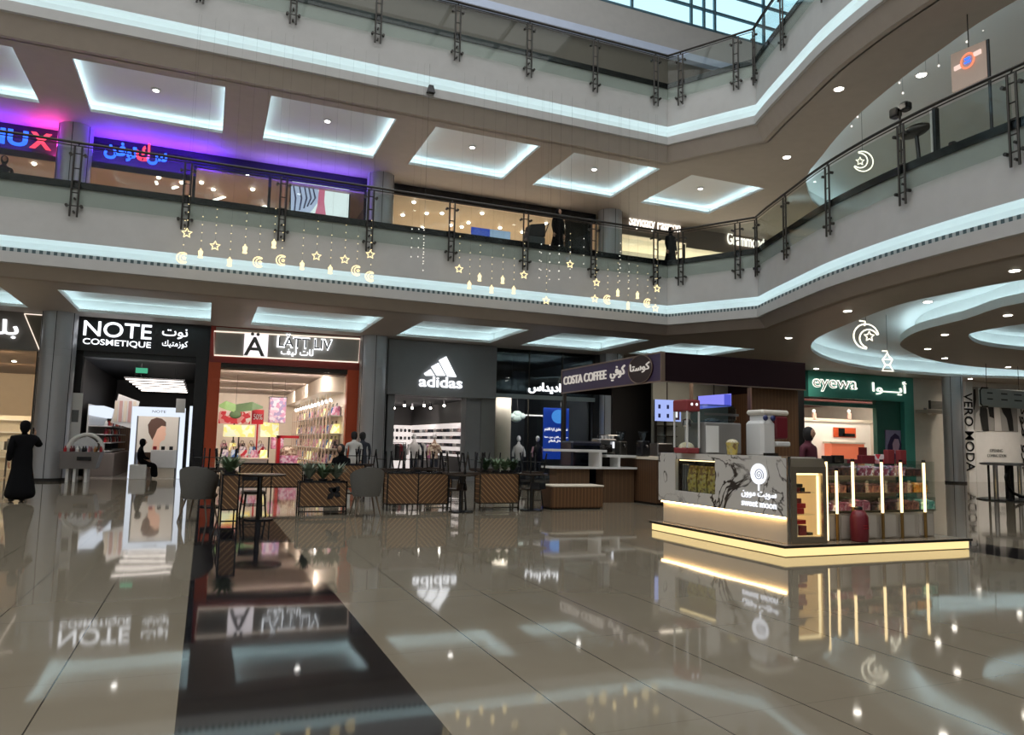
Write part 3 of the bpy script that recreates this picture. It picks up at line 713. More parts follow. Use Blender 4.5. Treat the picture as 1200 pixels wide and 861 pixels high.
t = thing('wooden_partition', 'upright oak panels at the back of the cosmetics shop', 'partition', (-2.8, 38, 0)); kid(t, 'panel', WOOD, lambda b: b.box(-3.6, 38, 0, -2.2, 38.1, 2.3)); kid(t, 'trim', DMETAL, lambda b: b.box(-3.6, 37.98, 2.3, -2.2, 38.1, 2.36))

# orange-framed accessory shop ------------------------------------
s = thing('shop_front', 'orange-framed accessory shop front with LÄTT LIV sign', 'shop front', (2.7, YF, 0))
ODARK = mat('dark_red_edge', (.30, .035, .025), .35)
kid(s, 'left_pillar', ORANGE, lambda b: b.box(-.02, YF-.32, 0, .38, YF, 4.15)); kid(s, 'right_pillar', ORANGE, lambda b: b.box(4.86, YF-.32, 0, 5.42, YF, 4.15))
kid(s, 'header', ODARK, lambda b: b.box(-.02, YF-.32, 4.15, 5.42, YF, ZC0))
kid(s, 'sign_panel', mat('warm_grey_sign', (.42,.40,.37), .4), lambda b: b.pbox(252, 389, 421, 420, YF-.36, .04))
q0, q1, q2, q3 = aY(251,388,YF-.38), aY(422,397,YF-.38), aY(420,424.5,YF-.38), aY(251,416,YF-.38)
kid(s, 'lit_border', BORD, lambda b: b.tube([q0, q1, q2, q3], .024, 6, closed=True))
kid(s, 'logo_tile', lamp_mat('pinkish_white', (1,.92,.95), 1.25), lambda b: b.pbox(286, 391, 314, 417.5, YF-.40, .03))
text('logo_letter', 'Ä', (aY(286,417,YF-.43).x-.02, YF-.43, aY(300,417,YF-.43).z), .72, .84, GREY, s, depth=.015, bold=.012)
ptext('sign_lettering', 'LÄTT LIV', 324.6, 392.4, 389.6, 409, YF-.40, SIGNW, s, .022)
ptext('sign_dark_lettering', 'LÄTT LIV', 326.6, 394.3, 388.2, 407.6, YF-.43, DGREY, s, .0, .02)  # dark letter faces in front of the larger white halo letters
ptext('sign_lettering', arabic('لات ليف'), 329, 408.5, 367, 418, YF-.40, SIGNW, s, .006)
kid(s, 'door_track', DMETAL, lambda b: b.box(.38, YF-.2, 4.0, 4.86, YF, 4.15))
PAT = [speck_mat('floral_print', [(.7,.5,.62),(.8,.75,.8),(.35,.3,.5),(.6,.3,.45)], 9), speck_mat('yellow_print', [(.8,.65,.2),(.85,.8,.4),(.7,.75,.5)], 7, emit=1, es=.6),
       speck_mat('blue_print', [(.08,.2,.5),(.6,.7,.8),(.03,.05,.2)], 10), speck_mat('dark_print', [(.05,.04,.05),(.3,.2,.2),(.5,.4,.35)], 12), speck_mat('red_white_print', [(.6,.03,.05),(.8,.7,.7),(.7,.3,.3)], 6),
       speck_mat('beige_print', [(.6,.45,.32),(.75,.65,.5),(.3,.18,.12)], 14), speck_mat('pink_print', [(.75,.3,.45),(.8,.6,.7),(.5,.15,.3)], 12)]
def bag(x, y, z, w, h, d, m, label, group, face='x'):
    """small handbag hanging on a wall; body plus handle"""
    t = thing('handbag', label, 'handbag', (x, y, z), group)
    if face == 'x':
        kid(t, 'bag_body', m, lambda b: b.loft([[(x,y-w*.5,z),(x-d,y-w*.5,z),(x-d,y+w*.5,z),(x,y+w*.5,z)], [(x,y-w*.42,z+h*.7),(x-d*.6,y-w*.42,z+h*.7),(x-d*.6,y+w*.42,z+h*.7),(x,y+w*.42,z+h*.7)]]))
        kid(t, 'handle', BLACK, lambda b: b.tube([(x-d*.4, y-w*.25, z+h*.68), (x-d*.3, y-w*.15, z+h*.95), (x-d*.3, y+w*.15, z+h*.95), (x-d*.4, y+w*.25, z+h*.68)], .012, 5))
    else:
        kid(t, 'bag_body', m, lambda b: b.loft([[(x-w*.5,y,z),(x+w*.5,y,z),(x+w*.5,y+d,z),(x-w*.5,y+d,z)], [(x-w*.42,y,z+h*.7),(x+w*.42,y,z+h*.7),(x+w*.42,y+d*.6,z+h*.7),(x-w*.42,y+d*.6,z+h*.7)]]))
        kid(t, 'handle', BLACK, lambda b: b.tube([(x-w*.25,y+d*.3,z+h*.68),(x-w*.15,y+d*.3,z+h*.95),(x+w*.15,y+d*.3,z+h*.95),(x+w*.25,y+d*.3,z+h*.68)], .012, 5))
    return t
rackw = thing('wall_rack', 'pale wall rack along the right side of the orange-framed shop', 'rack', (4.85, 36, 0))
for z in (.55, 1.15, 1.75, 2.45): kid(rackw, 'rail', WPANEL, lambda b: b.box(4.45, 29.3, z-.02, 4.9, 43, z+.01))
for i in range(15): kid(rackw, 'upright', mat('maple_upright', (.55,.42,.32), .5) if i == 0 else MATS['maple_upright'], lambda b: b.box(4.42, 29.4+i*.95, 0, 4.47, 29.44+i*.95, 3.0))
for r, z in enumerate((.02, .57, 1.17, 1.77, 2.47)):
    for i in range(14):
        y = 29.85+i*.95
        bag(4.84, y, z, .62+.1*random.random(), .5, .25, PAT[(i*3+r*5+(i*r) % 4) % 7], '%s bag from the entrance, %s row of the orange-framed shop wall rack' % (ORD[i], ['bottom','second','middle','fourth','top'][r]), 'bags on the wall rack of the orange-framed shop')
for i in range(12):
    x = 3.9; y = 30+i*1.1
    t = thing('spotlight', '%s small spotlight from the entrance above the right wall of the orange-framed shop' % ORD[i], 'spotlight', (4.5, y, 3.2), 'spotlights of the orange-framed shop')
    kid(t, 'lamp', DOWNC, lambda b: b.cyl((4.5,y,3.1), (4.55,y-.03,3.0), .045, n=8)); kid(t, 'housing', WPANEL, lambda b: b.cyl((4.5,y,3.95), (4.5,y,3.1), .02, n=6))
w = MB().box(4.1, 29.2, 3.35, 4.9, 43.8, 3.94); struct(w, 'trim_60', CREAM)
t = thing('leaf_sculpture', 'hanging green butterfly-shaped leaf decoration inside the orange-framed shop', 'hanging decoration', tuple(aY(276, 480, 31)))
c0 = aY(276, 484, 31)
for sgn, wd in ((-1, .62), (1, 1.0)):
    kid(t, 'wing', mat('bright_green_paper_%s' % ('a' if sgn < 0 else 'b'), (.20,.34,.12) if sgn < 0 else (.07,.13,.05), .6), lambda b: b.loft([[(c0.x, 31, c0.z+.02), (c0.x, 31.05, c0.z+.35), (c0.x, 31.1, c0.z+.1)], [(c0.x+sgn*wd*.6, 30.8, c0.z+.12), (c0.x+sgn*wd*.6, 30.9, c0.z+.46), (c0.x+sgn*wd*.6, 31, c0.z+.2)], [(c0.x+sgn*wd, 30.9, c0.z+.22), (c0.x+sgn*wd, 30.92, c0.z+.3), (c0.x+sgn*wd, 31, c0.z+.24)]]))
kid(t, 'leaf_tail', MATS['bright_green_paper_b'], lambda b: b.ell((c0.x, 31.02, c0.z-.05), (.22,.06,.16)))
kid(t, 'string', CABLE, lambda b: b.cyl((c0.x,31,c0.z+.3), (c0.x,31,3.95), .006))
t = thing('sale_sign', 'dark red square 50% sale sign on a post in the orange-framed shop', 'sign', (1.45, 31.5, 0))
kid(t, 'board', RED, lambda b: b.pbox(295, 480, 309, 497, 31.5)); ptext('lettering', '50%', 297, 485, 307.5, 491.5, 31.49, WPANEL, t)
xx = aY(302, 497, 31.5); kid(t, 'post', RED, lambda b: b.box(xx.x-.03, 31.52, 0, xx.x+.03, 31.56, xx.z))
def panel(lab, cat, px, Y, m, name, d=.3, post_=True):
    a = aY(px[0], (px[1]+px[3])/2, Y); b_ = aY(px[2], px[3], Y); z1 = aY((px[0]+px[2])/2, px[1], Y).z
    t = thing(name, lab, cat, ((a.x+b_.x)/2, Y, 0))
    kid(t, 'body', m, lambda q: q.rbox(a.x, Y, b_.z, b_.x, Y+d, z1, .015))
    kid(t, 'stand', DMETAL, lambda q: (q.cyl(((a.x+b_.x)/2, Y+d/2, .0), ((a.x+b_.x)/2, Y+d/2, b_.z+.02), .03), q.lathe([(.18,0),(.18,.02)], ((a.x+b_.x)/2, Y+d/2, .001), 14)))
    return t
t = thing('pattern_lantern', 'large hanging cube with pink floral print in the orange-framed shop', 'hanging decoration', (2.2, 32, 2))
p = aY(315,495,32); p2 = aY(336,466,32)
kid(t, 'body', PAT[0], lambda b: b.rbox(p.x, 32, p.z, p2.x, 32.6, p2.z)); kid(t, 'lid', DMETAL, lambda b: b.box(p.x-.02, 31.98, p2.z, p2.x+.02, 32.62, p2.z+.03))
for dx in (.1, .6): kid(t, 'string', CABLE, lambda b: b.cyl((p.x+dx,32.3,p2.z), (p.x+dx,32.3,3.95), .006))
panel('red and white banner on the left of the orange-framed shop', 'banner', (256,482,293,497), 34, PAT[4], 'banner', .05)
panel('bright yellow patterned display panel in the orange-framed shop', 'display panel', (262,498,298,512), 33, PAT[1], 'goods_panel', .1)
panel('cream and yellow cushion display in the middle of the orange-framed shop', 'display', (306,495,326,512), 33, PAT[1], 'cushion_display', .4)
panel('pink display column right of the cushion display', 'display', (318,512,332,526), 32, PAT[6], 'display_column', .4)
t = thing('gift_kiosk', 'red-framed gift box stand with pink goods near the entrance of the orange-framed shop', 'display stand', (2.9, 30.5, 0))
a = aY(325, 510, 30.5); b2 = aY(350, 512, 30.5)
kid(t, 'frame', RED, lambda b: (b.box(a.x, 30.4, 0, a.x+.12, 30.9, a.z), b.box(a.x, 30.4, a.z-.1, b2.x, 30.9, a.z)))
kid(t, 'basket', PAT[6], lambda b: b.rbox(a.x+.14, 30.45, .0, b2.x, 30.95, .85)); kid(t, 'goods', PAT[5], lambda b: b.ell(((a.x+b2.x)/2+.05, 30.7, .95), (.32,.22,.3)))
k = 0
for r in range(3):
    for i in range(5):
        x = .75+i*.36; y = 31+r*1.2; z = .75+.12*r
        if r == 0 and i == 0:
            for q in range(3):
                tb = thing('display_table', '%s low table from the entrance, covered with small goods, orange-framed shop' % ORD[q], 'table', (1.5, 31+q*1.2, 0))
                kid(tb, 'table_top', CREAM, lambda b: b.rbox(.55, 30.75+q*1.2, .68+.12*q, 2.4, 31.3+q*1.2, .74+.12*q)); kid(tb, 'base', WPANEL, lambda b: b.box(.65, 30.85+q*1.2, 0, 2.3, 31.2+q*1.2, .68+.12*q))
        bag(x, y, z-.008, .28, .42, .2, PAT[(i*2+r*3) % 7], '%s purse from the left on the %s low table, orange-framed shop' % (ORD[i], ORD[r]), 'purses on the low tables', 'y')

# sportswear shop --------------------------------------------------
s = thing('shop_front', 'grey sportswear shop front with white three-stripe adidas sign', 'shop front', (8.6, YF, 0))
GF = mat('cool_grey_cladding', (.25,.26,.275), .5)
kid(s, 'fascia', GF, lambda b: b.box(6.35, YF-.5, 3.3, 10.82, YF, ZC0-.02))
kid(s, 'left_jamb', GF, lambda b: b.box(6.45, YF-.25, 0, 6.72, YF+.3, 3.3))
kid(s, 'right_jamb', GF, lambda b: b.box(9.62, YF-.3, 0, 10.25, YF+.3, 3.3)); kid(s, 'corner_pier', mat('lighter_grey_cladding', (.2,.205,.205), .5), lambda b: b.box(10.25, YF-.38, 0, 10.85, YF+.3, 3.3))
ptext('sign_lettering', 'adidas', 491, 441.5, 541.5, 454, YF-.51, SIGNW, s, .014)
def bars(b):
    Y = YF-.56; P = lambda x, y: (aY(x,y,Y).x, aY(x,y,Y).z)
    for q in ([(497,437.5),(504.5,432.5),(509.5,440),(499,440)], [(505.5,429.5),(514,425),(522,440),(512,440)], [(514.5,422),(523,417.5),(535,441.5),(524.5,441)]):
        b.plate([P(*c) for c in reversed(q)], (0, Y, 0), PX, UP, (0, .04, 0))
kid(s, 'three_stripe_logo', SIGNW, bars)
# window bay with Arabic sign
s = thing('shop_window', 'tall dark glass shop window with white Arabic lettering, right of the sportswear entrance', 'shop window', (13, YF, 0))
kid(s, 'glass', SHADE, lambda b: b.box(10.9, YF-.2, 3.55, 15.5, YF-.18, ZC0-.02)); kid(s, 'glass', CLEAR, lambda b: b.box(10.9, YF-.2, .05, 15.5, YF-.18, 3.35))
kid(s, 'steel_beam', mat('pale_steel_beam', (.33,.38,.40), .3, .3), lambda b: b.box(10.88, YF-.26, 3.38, 15.5, YF-.1, 3.55))
for x in (10.9, 12.4, 13.95, 15.45): kid(s, 'mullion', DMETAL, lambda b: b.box(x-.02, YF-.22, .0, x+.02, YF-.16, ZC0-.02))
ptext('sign_lettering', arabic('اديداس'), 619, 448.5, 657, 461.5, YF-.25, SIGNW, s, .025)
kid(s, 'sill', METAL, lambda b: b.box(10.88, YF-.28, 0, 15.5, YF-.1, .05))
t = thing('round_column', 'pale round column inside the sportswear window', 'column', (11.6, 29.6, 0)); kid(t, 'shaft', CREAM, lambda b: b.lathe([(.42, 0), (.42, 3.6)], (11.62, 29.5, 0), 28), True); kid(t, 'collar', DGREY, lambda b: b.lathe([(.44, 3.6), (.44, 5.28)], (11.62, 29.5, 0), 28), True)
t = thing('hanging_banner', 'blue hanging banner with white Arabic lines in the sportswear window', 'banner', (14.2, YF+.3, 1.2))
BLUEB = mat('royal_blue_banner', (.01,.045,.30), .5, emit=(.01,.05,.4), es=.5)
kid(t, 'cloth', BLUEB, lambda b: b.pbox(636.5, 478, 666.5, 538, YF+.3, .02)); kid(t, 'printed_highlight', lamp_mat('sky_blue_print', (.08,.32,.85), .9), lambda b: b.plate([(p_[0], p_[1]) for p_ in disc(aY(655,488,YF+.28).x, aY(655,488,YF+.28).z, .34, .3)], (0, YF+.285, 0), PX, UP, (0,.01,0)))
ptext('lettering', arabic('نحن نعشق كرة القدم'), 638, 501, 665, 506, YF+.29, SIGNC, t, .01, .01); ptext('lettering', arabic('سجل الان من هنا'), 638, 511, 665, 514, YF+.29, SIGNC, t, .01, .01); ptext('lettering', arabic('بطل العالم'), 643, 515, 660, 519, YF+.29, SIGNC, t, .01, .01)
kid(t, 'cord', CABLE, lambda b: b.cyl((14.15,YF+.31,aY(652,478,YF+.3).z), (14.15,YF+.31,5.3), .01))
def torso(lab, x, y, m, h=1.7, scale=1.0, sleeves=None):
    t = thing('mannequin', lab, 'mannequin', (x, y, 0))
    body = MB().lathe([(.02,1.62),(.07,1.56),(.075,1.50),(.17,1.42),(.21,1.32),(.19,1.12),(.15,.98),(.17,.84),(.16,.78)], (x, y, 0), 18, sy=.65); body.build('shirt', m, t, smooth=True)
    kid(t, 'arm', sleeves or m, lambda b: b.tube([(x-.19,y,1.38),(x-.27,y-.02,1.15),(x-.28,y-.04,.95)], .055, 8), True); kid(t, 'arm', sleeves or m, lambda b: b.tube([(x+.19,y,1.38),(x+.27,y-.02,1.15),(x+.28,y-.04,.95)], .055, 8), True)
    kid(t, 'leg', DENIM, lambda b: b.cyl((x-.09,y,.8), (x-.1,y,.05), .08, .05)); kid(t, 'leg', DENIM, lambda b: b.cyl((x+.09,y,.8), (x+.1,y,.05), .08, .05))
    kid(t, 'head', WPANEL, lambda b: b.ell((x,y,1.74), (.09,.1,.13)), True); kid(t, 'base', CHROME, lambda b: b.lathe([(.22,0),(.22,.02)], (x,y,.062), 16)); return t
PL = MB().box(12.2, 29.0, .02, 15.3, 30.6, .06).build('window_plinth', DGREY, origin=(13.7, 29.8, .02)); tag(PL, 'low dark plinth under the mannequins in the sportswear window', 'plinth')
torso('mannequin in a black sports shirt with pink and white sleeves in the sportswear window', 13.25, 29.3, MATTE, sleeves=mat('pink_white_sleeve', (.65,.35,.4), .7))
torso('mannequin in a pale top behind the black-shirted one in the window', 12.75, 30.2, CLOTHW)
t = thing('hanging_cloud', 'white cloud-shaped ornament with a bar hanging in the sportswear window', 'hanging decoration', (12.6, 29.6, 2.7))
kid(t, 'cloud', mat('pale_green_felt', (.55,.66,.62), .9), lambda b: [b.ell((12.35+dx, 29.6, 2.62+dz), (r,.12,r*.7)) for dx, dz, r in ((0,0,.28),(.25,.08,.2),(-.22,.05,.2),(.05,.16,.22))], True)
kid(t, 'bar', WPANEL, lambda b: b.box(12.5, 29.58, 2.72, 13.6, 29.63, 2.78)); kid(t, 'string', CABLE, lambda b: b.cyl((12.4,29.6,2.8), (12.4,29.6,5.3), .008))
# racks and garments in the sportswear shop
def garment_rack(x, y, n, lab, row):
    t = thing('clothes_rack', lab, 'clothes rack', (x, y, 0)); L = n*.16
    kid(t, 'rail', BLACK, lambda b: b.tube([(x,y,0),(x,y,1.45),(x+L,y,1.45),(x+L,y,0)], .018, 6)); kid(t, 'foot', BLACK, lambda b: (b.box(x-.02,y-.2,0,x+.02,y+.2,.03), b.box(x+L-.02,y-.2,0,x+L+.02,y+.2,.03)))
    for i in range(n):
        gx = x+.08+i*.16; m = [MATTE, DENIM, MAROON, CLOTHW, GREY, PAT[6]][(i*2+int(x*3)) % 6]
        g = MB().loft([[(gx-.03,y-.04,1.40),(gx+.03,y-.04,1.40),(gx+.03,y+.04,1.40),(gx-.03,y+.04,1.40)], [(gx-.05,y-.22,1.3),(gx+.05,y-.22,1.3),(gx+.05,y+.22,1.3),(gx-.05,y+.22,1.3)], [(gx-.06,y-.24,.72),(gx+.06,y-.24,.72),(gx+.06,y+.24,.72),(gx-.06,y+.24,.72)]]).build('garment', m, origin=(gx, y, .72))
        tag(g, '%s garment from the left on the %s rack of the sportswear shop' % (ORD[i], row), 'garment', 'garments on the sportswear racks')
garment_rack(6.9, 30.2, 5, 'black clothes rack at the left of the sportswear entrance', 'near left'); garment_rack(8.6, 31.5, 5, 'black clothes rack in the middle of the sportswear shop', 'middle'); garment_rack(7.3, 33.5, 7, 'black clothes rack deep in the sportswear shop', 'rear')
torso('white-shirted mannequin in the middle of the sportswear shop', 8.15, 30.6, CLOTHW); torso('pale-shirted mannequin right of the middle in the sportswear shop', 8.95, 30.3, PAT[5])
t = thing('wall_display', 'bright white goods wall at the back right of the sportswear shop', 'wall display', (9, 38.8, 0)); WL = mat('glow_white_wall', (.8,.76,.74), .5, emit=(1,.9,.86), es=.6)  # emission in the board material stands in for light falling on the goods walls
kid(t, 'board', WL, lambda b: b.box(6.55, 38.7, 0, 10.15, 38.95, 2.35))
for r in range(3):
    for i in range(8): kid(t, 'shoe_panel', [MATTE, GREY, DENIM][(i+r) % 3], lambda b: b.rbox(8.4+i*.22, 38.6, 1.2+r*.4, 8.53+i*.22, 38.69, 1.36+r*.4, .02))
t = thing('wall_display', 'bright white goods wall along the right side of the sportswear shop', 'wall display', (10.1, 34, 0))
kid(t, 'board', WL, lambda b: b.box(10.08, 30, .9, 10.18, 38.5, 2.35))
for r in range(4):
    for i in range(16): kid(t, 'shoe_panel', [MATTE, GREY, DENIM, PAT[3], CLOTHW][(i*3+r) % 5], lambda b: b.rbox(9.95, 30.2+i*.5, 1.0+r*.32, 10.078, 30.48+i*.5, 1.15+r*.32, .02))
for i in range(10):
    x = 6.9+(i*37 % 30)/10; y = 30.5+(i*53 % 60)/10
    t = thing('spotlight', '%s track spotlight in the black ceiling of the sportswear shop' % ORD[i], 'spotlight', (x, y, 3.2), 'spotlights of the sportswear shop')
    kid(t, 'lamp', DOWN, lambda b: b.cyl((x,y,3.12), (x,y-.03,3.05), .05, n=8)); kid(t, 'housing', BLACK, lambda b: b.cyl((x,y,3.3), (x,y,3.12), .055, n=8, caps=False))

# black gap + right hand part of the ground floor -----------------------------
w = MB(); w.box(17.1, YF, 0, 27.4, YF+.3, ZC0); struct(w, 'wall_7', MATTE)
s = thing('shop_front', 'teal optician shop front with white outlined eyewa sign', 'shop front', (31, YF, 0))
ex0, ex1 = 27.4, 34.6; YE = 28.3
kid(s, 'fascia', TEAL, lambda b: b.box(ex0, YE, 4.15, ex1, YE+.4, ZC0-.02)); kid(s, 'right_pier', TEALD, lambda b: b.box(32.2, YE+.25, 0, 33.9, YE+.5, 4.15)); kid(s, 'outer_pier', TEAL, lambda b: b.box(33.9, YE, 0, ex1, YE+.5, 4.15))
kid(s, 'inner_lintel', TEALD, lambda b: b.box(ex0, YE+.3, 3.75, 32.2, YE+.5, 3.95))
ptext('sign_lettering', 'eyewa', 952, 445, 1004, 459.5, YE-.02, SIGNC, s, .012); ptext('sign_lettering', 'eyewa', 953.2, 446.2, 1003, 458.5, YE-.06, TEALD, s, -.02, .02)
ptext('sign_lettering', arabic('أيـــوا'), 1022, 446, 1062, 463, YE-.02, SIGNC, s, .006)
room('wall_8', 27.4, 33.9, YE+.5, 36, 4.1, mat('ivory_wall', (.70,.64,.55), .5), mat('dark_red_band', (.12,.015,.015), .5), SHOPF)
area('shop_light_8', (30.5, 29.1, 4.0), 5, .4, 150, (1, .88, .76), (.9,0,0))  # unseen inward-facing area lamp added for the optician interior
t = thing('partition_wall', 'ivory display wall with a small framed picture behind the optician front', 'partition', (29.8, 30.5, 0))
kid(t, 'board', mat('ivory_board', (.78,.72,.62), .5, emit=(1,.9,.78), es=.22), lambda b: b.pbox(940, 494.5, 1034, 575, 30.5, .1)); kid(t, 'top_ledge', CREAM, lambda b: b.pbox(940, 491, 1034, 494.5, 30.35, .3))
t2 = thing('framed_picture', 'small dark and orange picture on the ivory display wall', 'picture', (30, 30.4, 2.2)); kid(t2, 'print', ORANGE, lambda b: b.pbox(977, 501, 1003, 512.5, 30.42, .03)); kid(t2, 'printed_logo', BLACK, lambda b: (b.pbox(983, 501.5, 990, 511, 30.38, .02), b.pbox(988, 508, 1002, 511.5, 30.38, .02)))
for i, x in enumerate((954, 995)):
    t = thing('bottle_display', '%s small bottle on the ledge above the ivory display wall' % ['left','right'][i], 'bottle', tuple(aY(x, 491, 30.4))); p = aY(x, 491, 30.4)
    kid(t, 'bottle_body', mat('peach_glass_%d' % i, (.75,.5,.4), .3), lambda b: b.lathe([(.12,0),(.12,.3),(.05,.36)], p, 12)); kid(t, 'cap', SIGNC, lambda b: b.ell((p.x,p.y,p.z+.44), (.09,.09,.09)))
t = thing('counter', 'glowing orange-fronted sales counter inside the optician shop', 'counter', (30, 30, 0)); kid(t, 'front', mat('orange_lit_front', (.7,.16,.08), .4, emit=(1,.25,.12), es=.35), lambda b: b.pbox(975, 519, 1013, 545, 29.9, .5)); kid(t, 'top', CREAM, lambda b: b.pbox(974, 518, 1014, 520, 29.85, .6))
kid(t, 'monitor', MAROON, lambda b: b.pbox(1007, 524, 1016, 540, 29.8, .06))
t = thing('portrait_poster', 'poster of a veiled woman on the teal pier of the optician shop', 'poster', (33, YE, 1.8)); kid(t, 'print', mat('lilac_print', (.28,.26,.45), .5), lambda b: b.pbox(1038, 504, 1056, 538, YE+.2, .04))
def vp(b, pts, Y): b.plate([(aY(x,y,Y).x, aY(x,y,Y).z) for x, y in reversed(pts)], (0,Y,0), PX, UP, (0,.012,0))
kid(t, 'printed_veil', mat('violet_print', (.035,.02,.09), .6), lambda b: vp(b, [(1040,538),(1040.5,522),(1044,512),(1049,507.5),(1053.5,511),(1056,520),(1056,538)], YE+.18)); kid(t, 'printed_face', mat('lilac_face', (.45,.3,.42), .6), lambda b: vp(b, [(1047,530),(1046,520),(1048.5,514),(1053,514.5),(1054.5,521),(1052.5,529),(1050,532)], YE+.16))
w = MB(); w.box(34.6, YE, 0, 39.5, YE+.3, ZC0); w.box(27.4, YE+.5, 4.1, 34.6, YE+.6, ZC0); struct(w, 'wall_9', mat('putty_wall', (.66,.62,.55), .6))
w = MB(); w.box(34.7, YE-.6, 3.6, 36.3, YE, 3.75); struct(w, 'trim_61', mat('putty_soffit', (.42,.39,.34), .6))
t = thing('security_camera', 'white dome security camera beside the teal shop', 'camera', (35.6, YE, 3.9)); p = aY(1089, 483, YE-.25)
kid(t, 'dome', WPANEL, lambda b: b.ell((p.x, YE-.25, p.z), (.14,.14,.14)), True); kid(t, 'bracket', METAL, lambda b: (b.cyl((p.x,YE-.25,p.z+.08), (p.x,YE-.02,p.z+.16), .03), b.box(p.x-.1,YE-.03,p.z+.08,p.x+.1,YE-.001,p.z+.24)))
t = thing('air_vent', 'grey louvred wall vent above the dome camera', 'vent', (36, YE, 4.2)); kid(t, 'louvre', stripes_mat('louvre', (.3,.28,.25), (.12,.11,.1), .06, 2, .5), lambda b: b.pbox(1091, 470, 1105, 479, YE-.04, .035)); kid(t, 'frame', DMETAL, lambda b: b.pbox(1089, 469, 1091, 479, YE-.05, .045))
# big mural wall at the right
s = thing('mural_wall', 'pale hoarding wall with vertical VERO MODA lettering and a dark photo mural', 'hoarding', (42, 28.2, 0)); YV = 28.0
HO = mat('light_grey_hoarding', (.80,.79,.79), .55)
kid(s, 'panel', HO, lambda b: b.box(38.2, YV, 0, 56, YV+.25, ZC0))
a = aY(1143, 449, YV-.02); z0 = aY(1134, 552, YV-.02).z; z1 = aY(1132, 460, YV-.02).z; xl = aY(1130.5, 505, YV-.02).x; xr = aY(1140.5, 505, YV-.02).x
text('sign_lettering', 'VERO MODA', (xl, YV-.03, z1), z1-z0, xr-xl, BLACK, s, u=(0,0,-1), v=(1,0,0), depth=.02, bold=.004)
kid(s, 'photo_mural', mat('mural_grey', (.30,.29,.28), .6), lambda b: b.pbox(1141, 455, 1192, 505, YV-.03, .02))
MD = mat('mural_black', (.015,.015,.015), .6); MG = mat('mural_light_grey', (.55,.53,.52), .6)
kid(s, 'printed_figure', MD, lambda b: [vp(b, q, YV-.05) for q in ([(1141,456),(1143,456),(1144,468),(1142,480),(1141,480)], [(1152,505),(1148,486),(1149,476),(1153,472),(1157,480),(1159,505)], [(1172,474),(1178,470),(1184,476),(1187,492),(1188,505),(1183,505),(1180,490),(1176,484)], [(1158,476),(1164,473),(1165,490),(1160,488)])])
kid(s, 'printed_highlight', MG, lambda b: [vp(b, q, YV-.045) for q in ([(1144,484),(1148,480),(1150,505),(1142,505)], [(1165,474),(1171,473),(1174,505),(1166,505)])])
ptext('small_lettering', 'OPENING', 1160, 526, 1175, 529.5, YV-.03, DGREY, s, 0, .01); ptext('small_lettering', 'COMING SOON', 1157, 532, 1179, 535.5, YV-.03, DGREY, s, 0, .01)
spot(40.5, 25.0, ZC0-.04, 700); spot(36.8, 24.6, ZC0-.04, 350)  # two added beams without fixtures, brightening the hoarding
kid(s, 'edge_strip', WPANEL, lambda b: b.box(xr+.12, YV-.02, 0, xr+.18, YV, ZC0))
text('sign_lettering', arabic('فيرو مودا'), (aY(1193,470,YV).x, YV-.03, aY(1196,470,YV).z), 4.4, .55, BLACK, s, u=(0,0,-1), v=(1,0,0), depth=.02)
# hanging direction sign
YH = 22.0; t = thing('hanging_sign', 'grey direction board with a black edge hanging by wires under the oval ceiling', 'sign', tuple(aY(1180, 465, YH)))
p0, p1 = aY(1149, 476, YH), aY(1149, 454, YH); X1 = p0.x+3.2
kid(t, 'board', mat('sign_board_grey', (.62,.66,.66), .4), lambda b: b.rbox(p0.x, YH, p0.z, X1, YH+.08, p1.z, .03)); kid(t, 'rim', BLACK, lambda b: b.tube([(p0.x+.5,YH-.01,p1.z),(p0.x+.12,YH-.01,p1.z),(p0.x,YH-.01,p1.z-.12),(p0.x,YH-.01,p0.z+.12),(p0.x+.12,YH-.01,p0.z),(p0.x+.45,YH-.01,p0.z)], .035, 6))
for i, (dx, w_) in enumerate(((.45, .35), (1.35, .4), (2.2, .5))):
    for j in range(2): kid(t, 'arrow_line', DGREY, lambda b: b.box(p0.x+dx, YH-.012, p1.z-.24-.26*j, p0.x+dx+w_, YH-.002, p1.z-.18-.26*j))
for dx in (.5, 2.6): kid(t, 'wire', CABLE, lambda b: b.cyl((p0.x+dx,YH+.04,p1.z), (p0.x+dx,YH+.04,ZC0+.0), .012))
# glass topped stand with curved black support
t = thing('glass_topped_stand', 'round glass-topped stand with chrome legs and a curved black band, right edge', 'stand', (24.2, 16.8, 0)); c = aY(1180, 560, 16.8); cx = c.x
zt = aY(1170, 543, 16.8).z
kid(t, 'glass_top', METAL, lambda b: b.lathe([(.72,0),(.80,.03),(.80,.07),(.7,.09)], (cx+.05,16.8,zt-.06), 32), True)
for i, q in enumerate((aY(1157,560,16.8).x, aY(1165,560,16.8).x, cx+.55)): kid(t, 'leg', [BLACK, CHROME, CHROME][i], lambda b: b.cyl((q,16.75,.03), (q,16.75,zt-.05), [.035,.07,.06][i], n=12))
kid(t, 'curved_band', BLACK, lambda b: b.tube([(cx+.05,16.7,zt-.08),(cx-.12,16.7,zt-.2),(cx-.2,16.7,zt-.45),(cx-.12,16.7,zt-.75),(cx+.1,16.7,zt-.95),(cx+.5,16.7,zt-1.08),(cx+1.0,16.7,.1)], .05, 8), True)
kid(t, 'black_column', BLACK, lambda b: b.cyl((cx+.12,16.8,0), (cx+.12,16.8,zt-.06), .13)); kid(t, 'base', BLACK, lambda b: b.lathe([(.95,0),(.95,.03),(.8,.06)], (cx+.1,16.8,.0), 32))

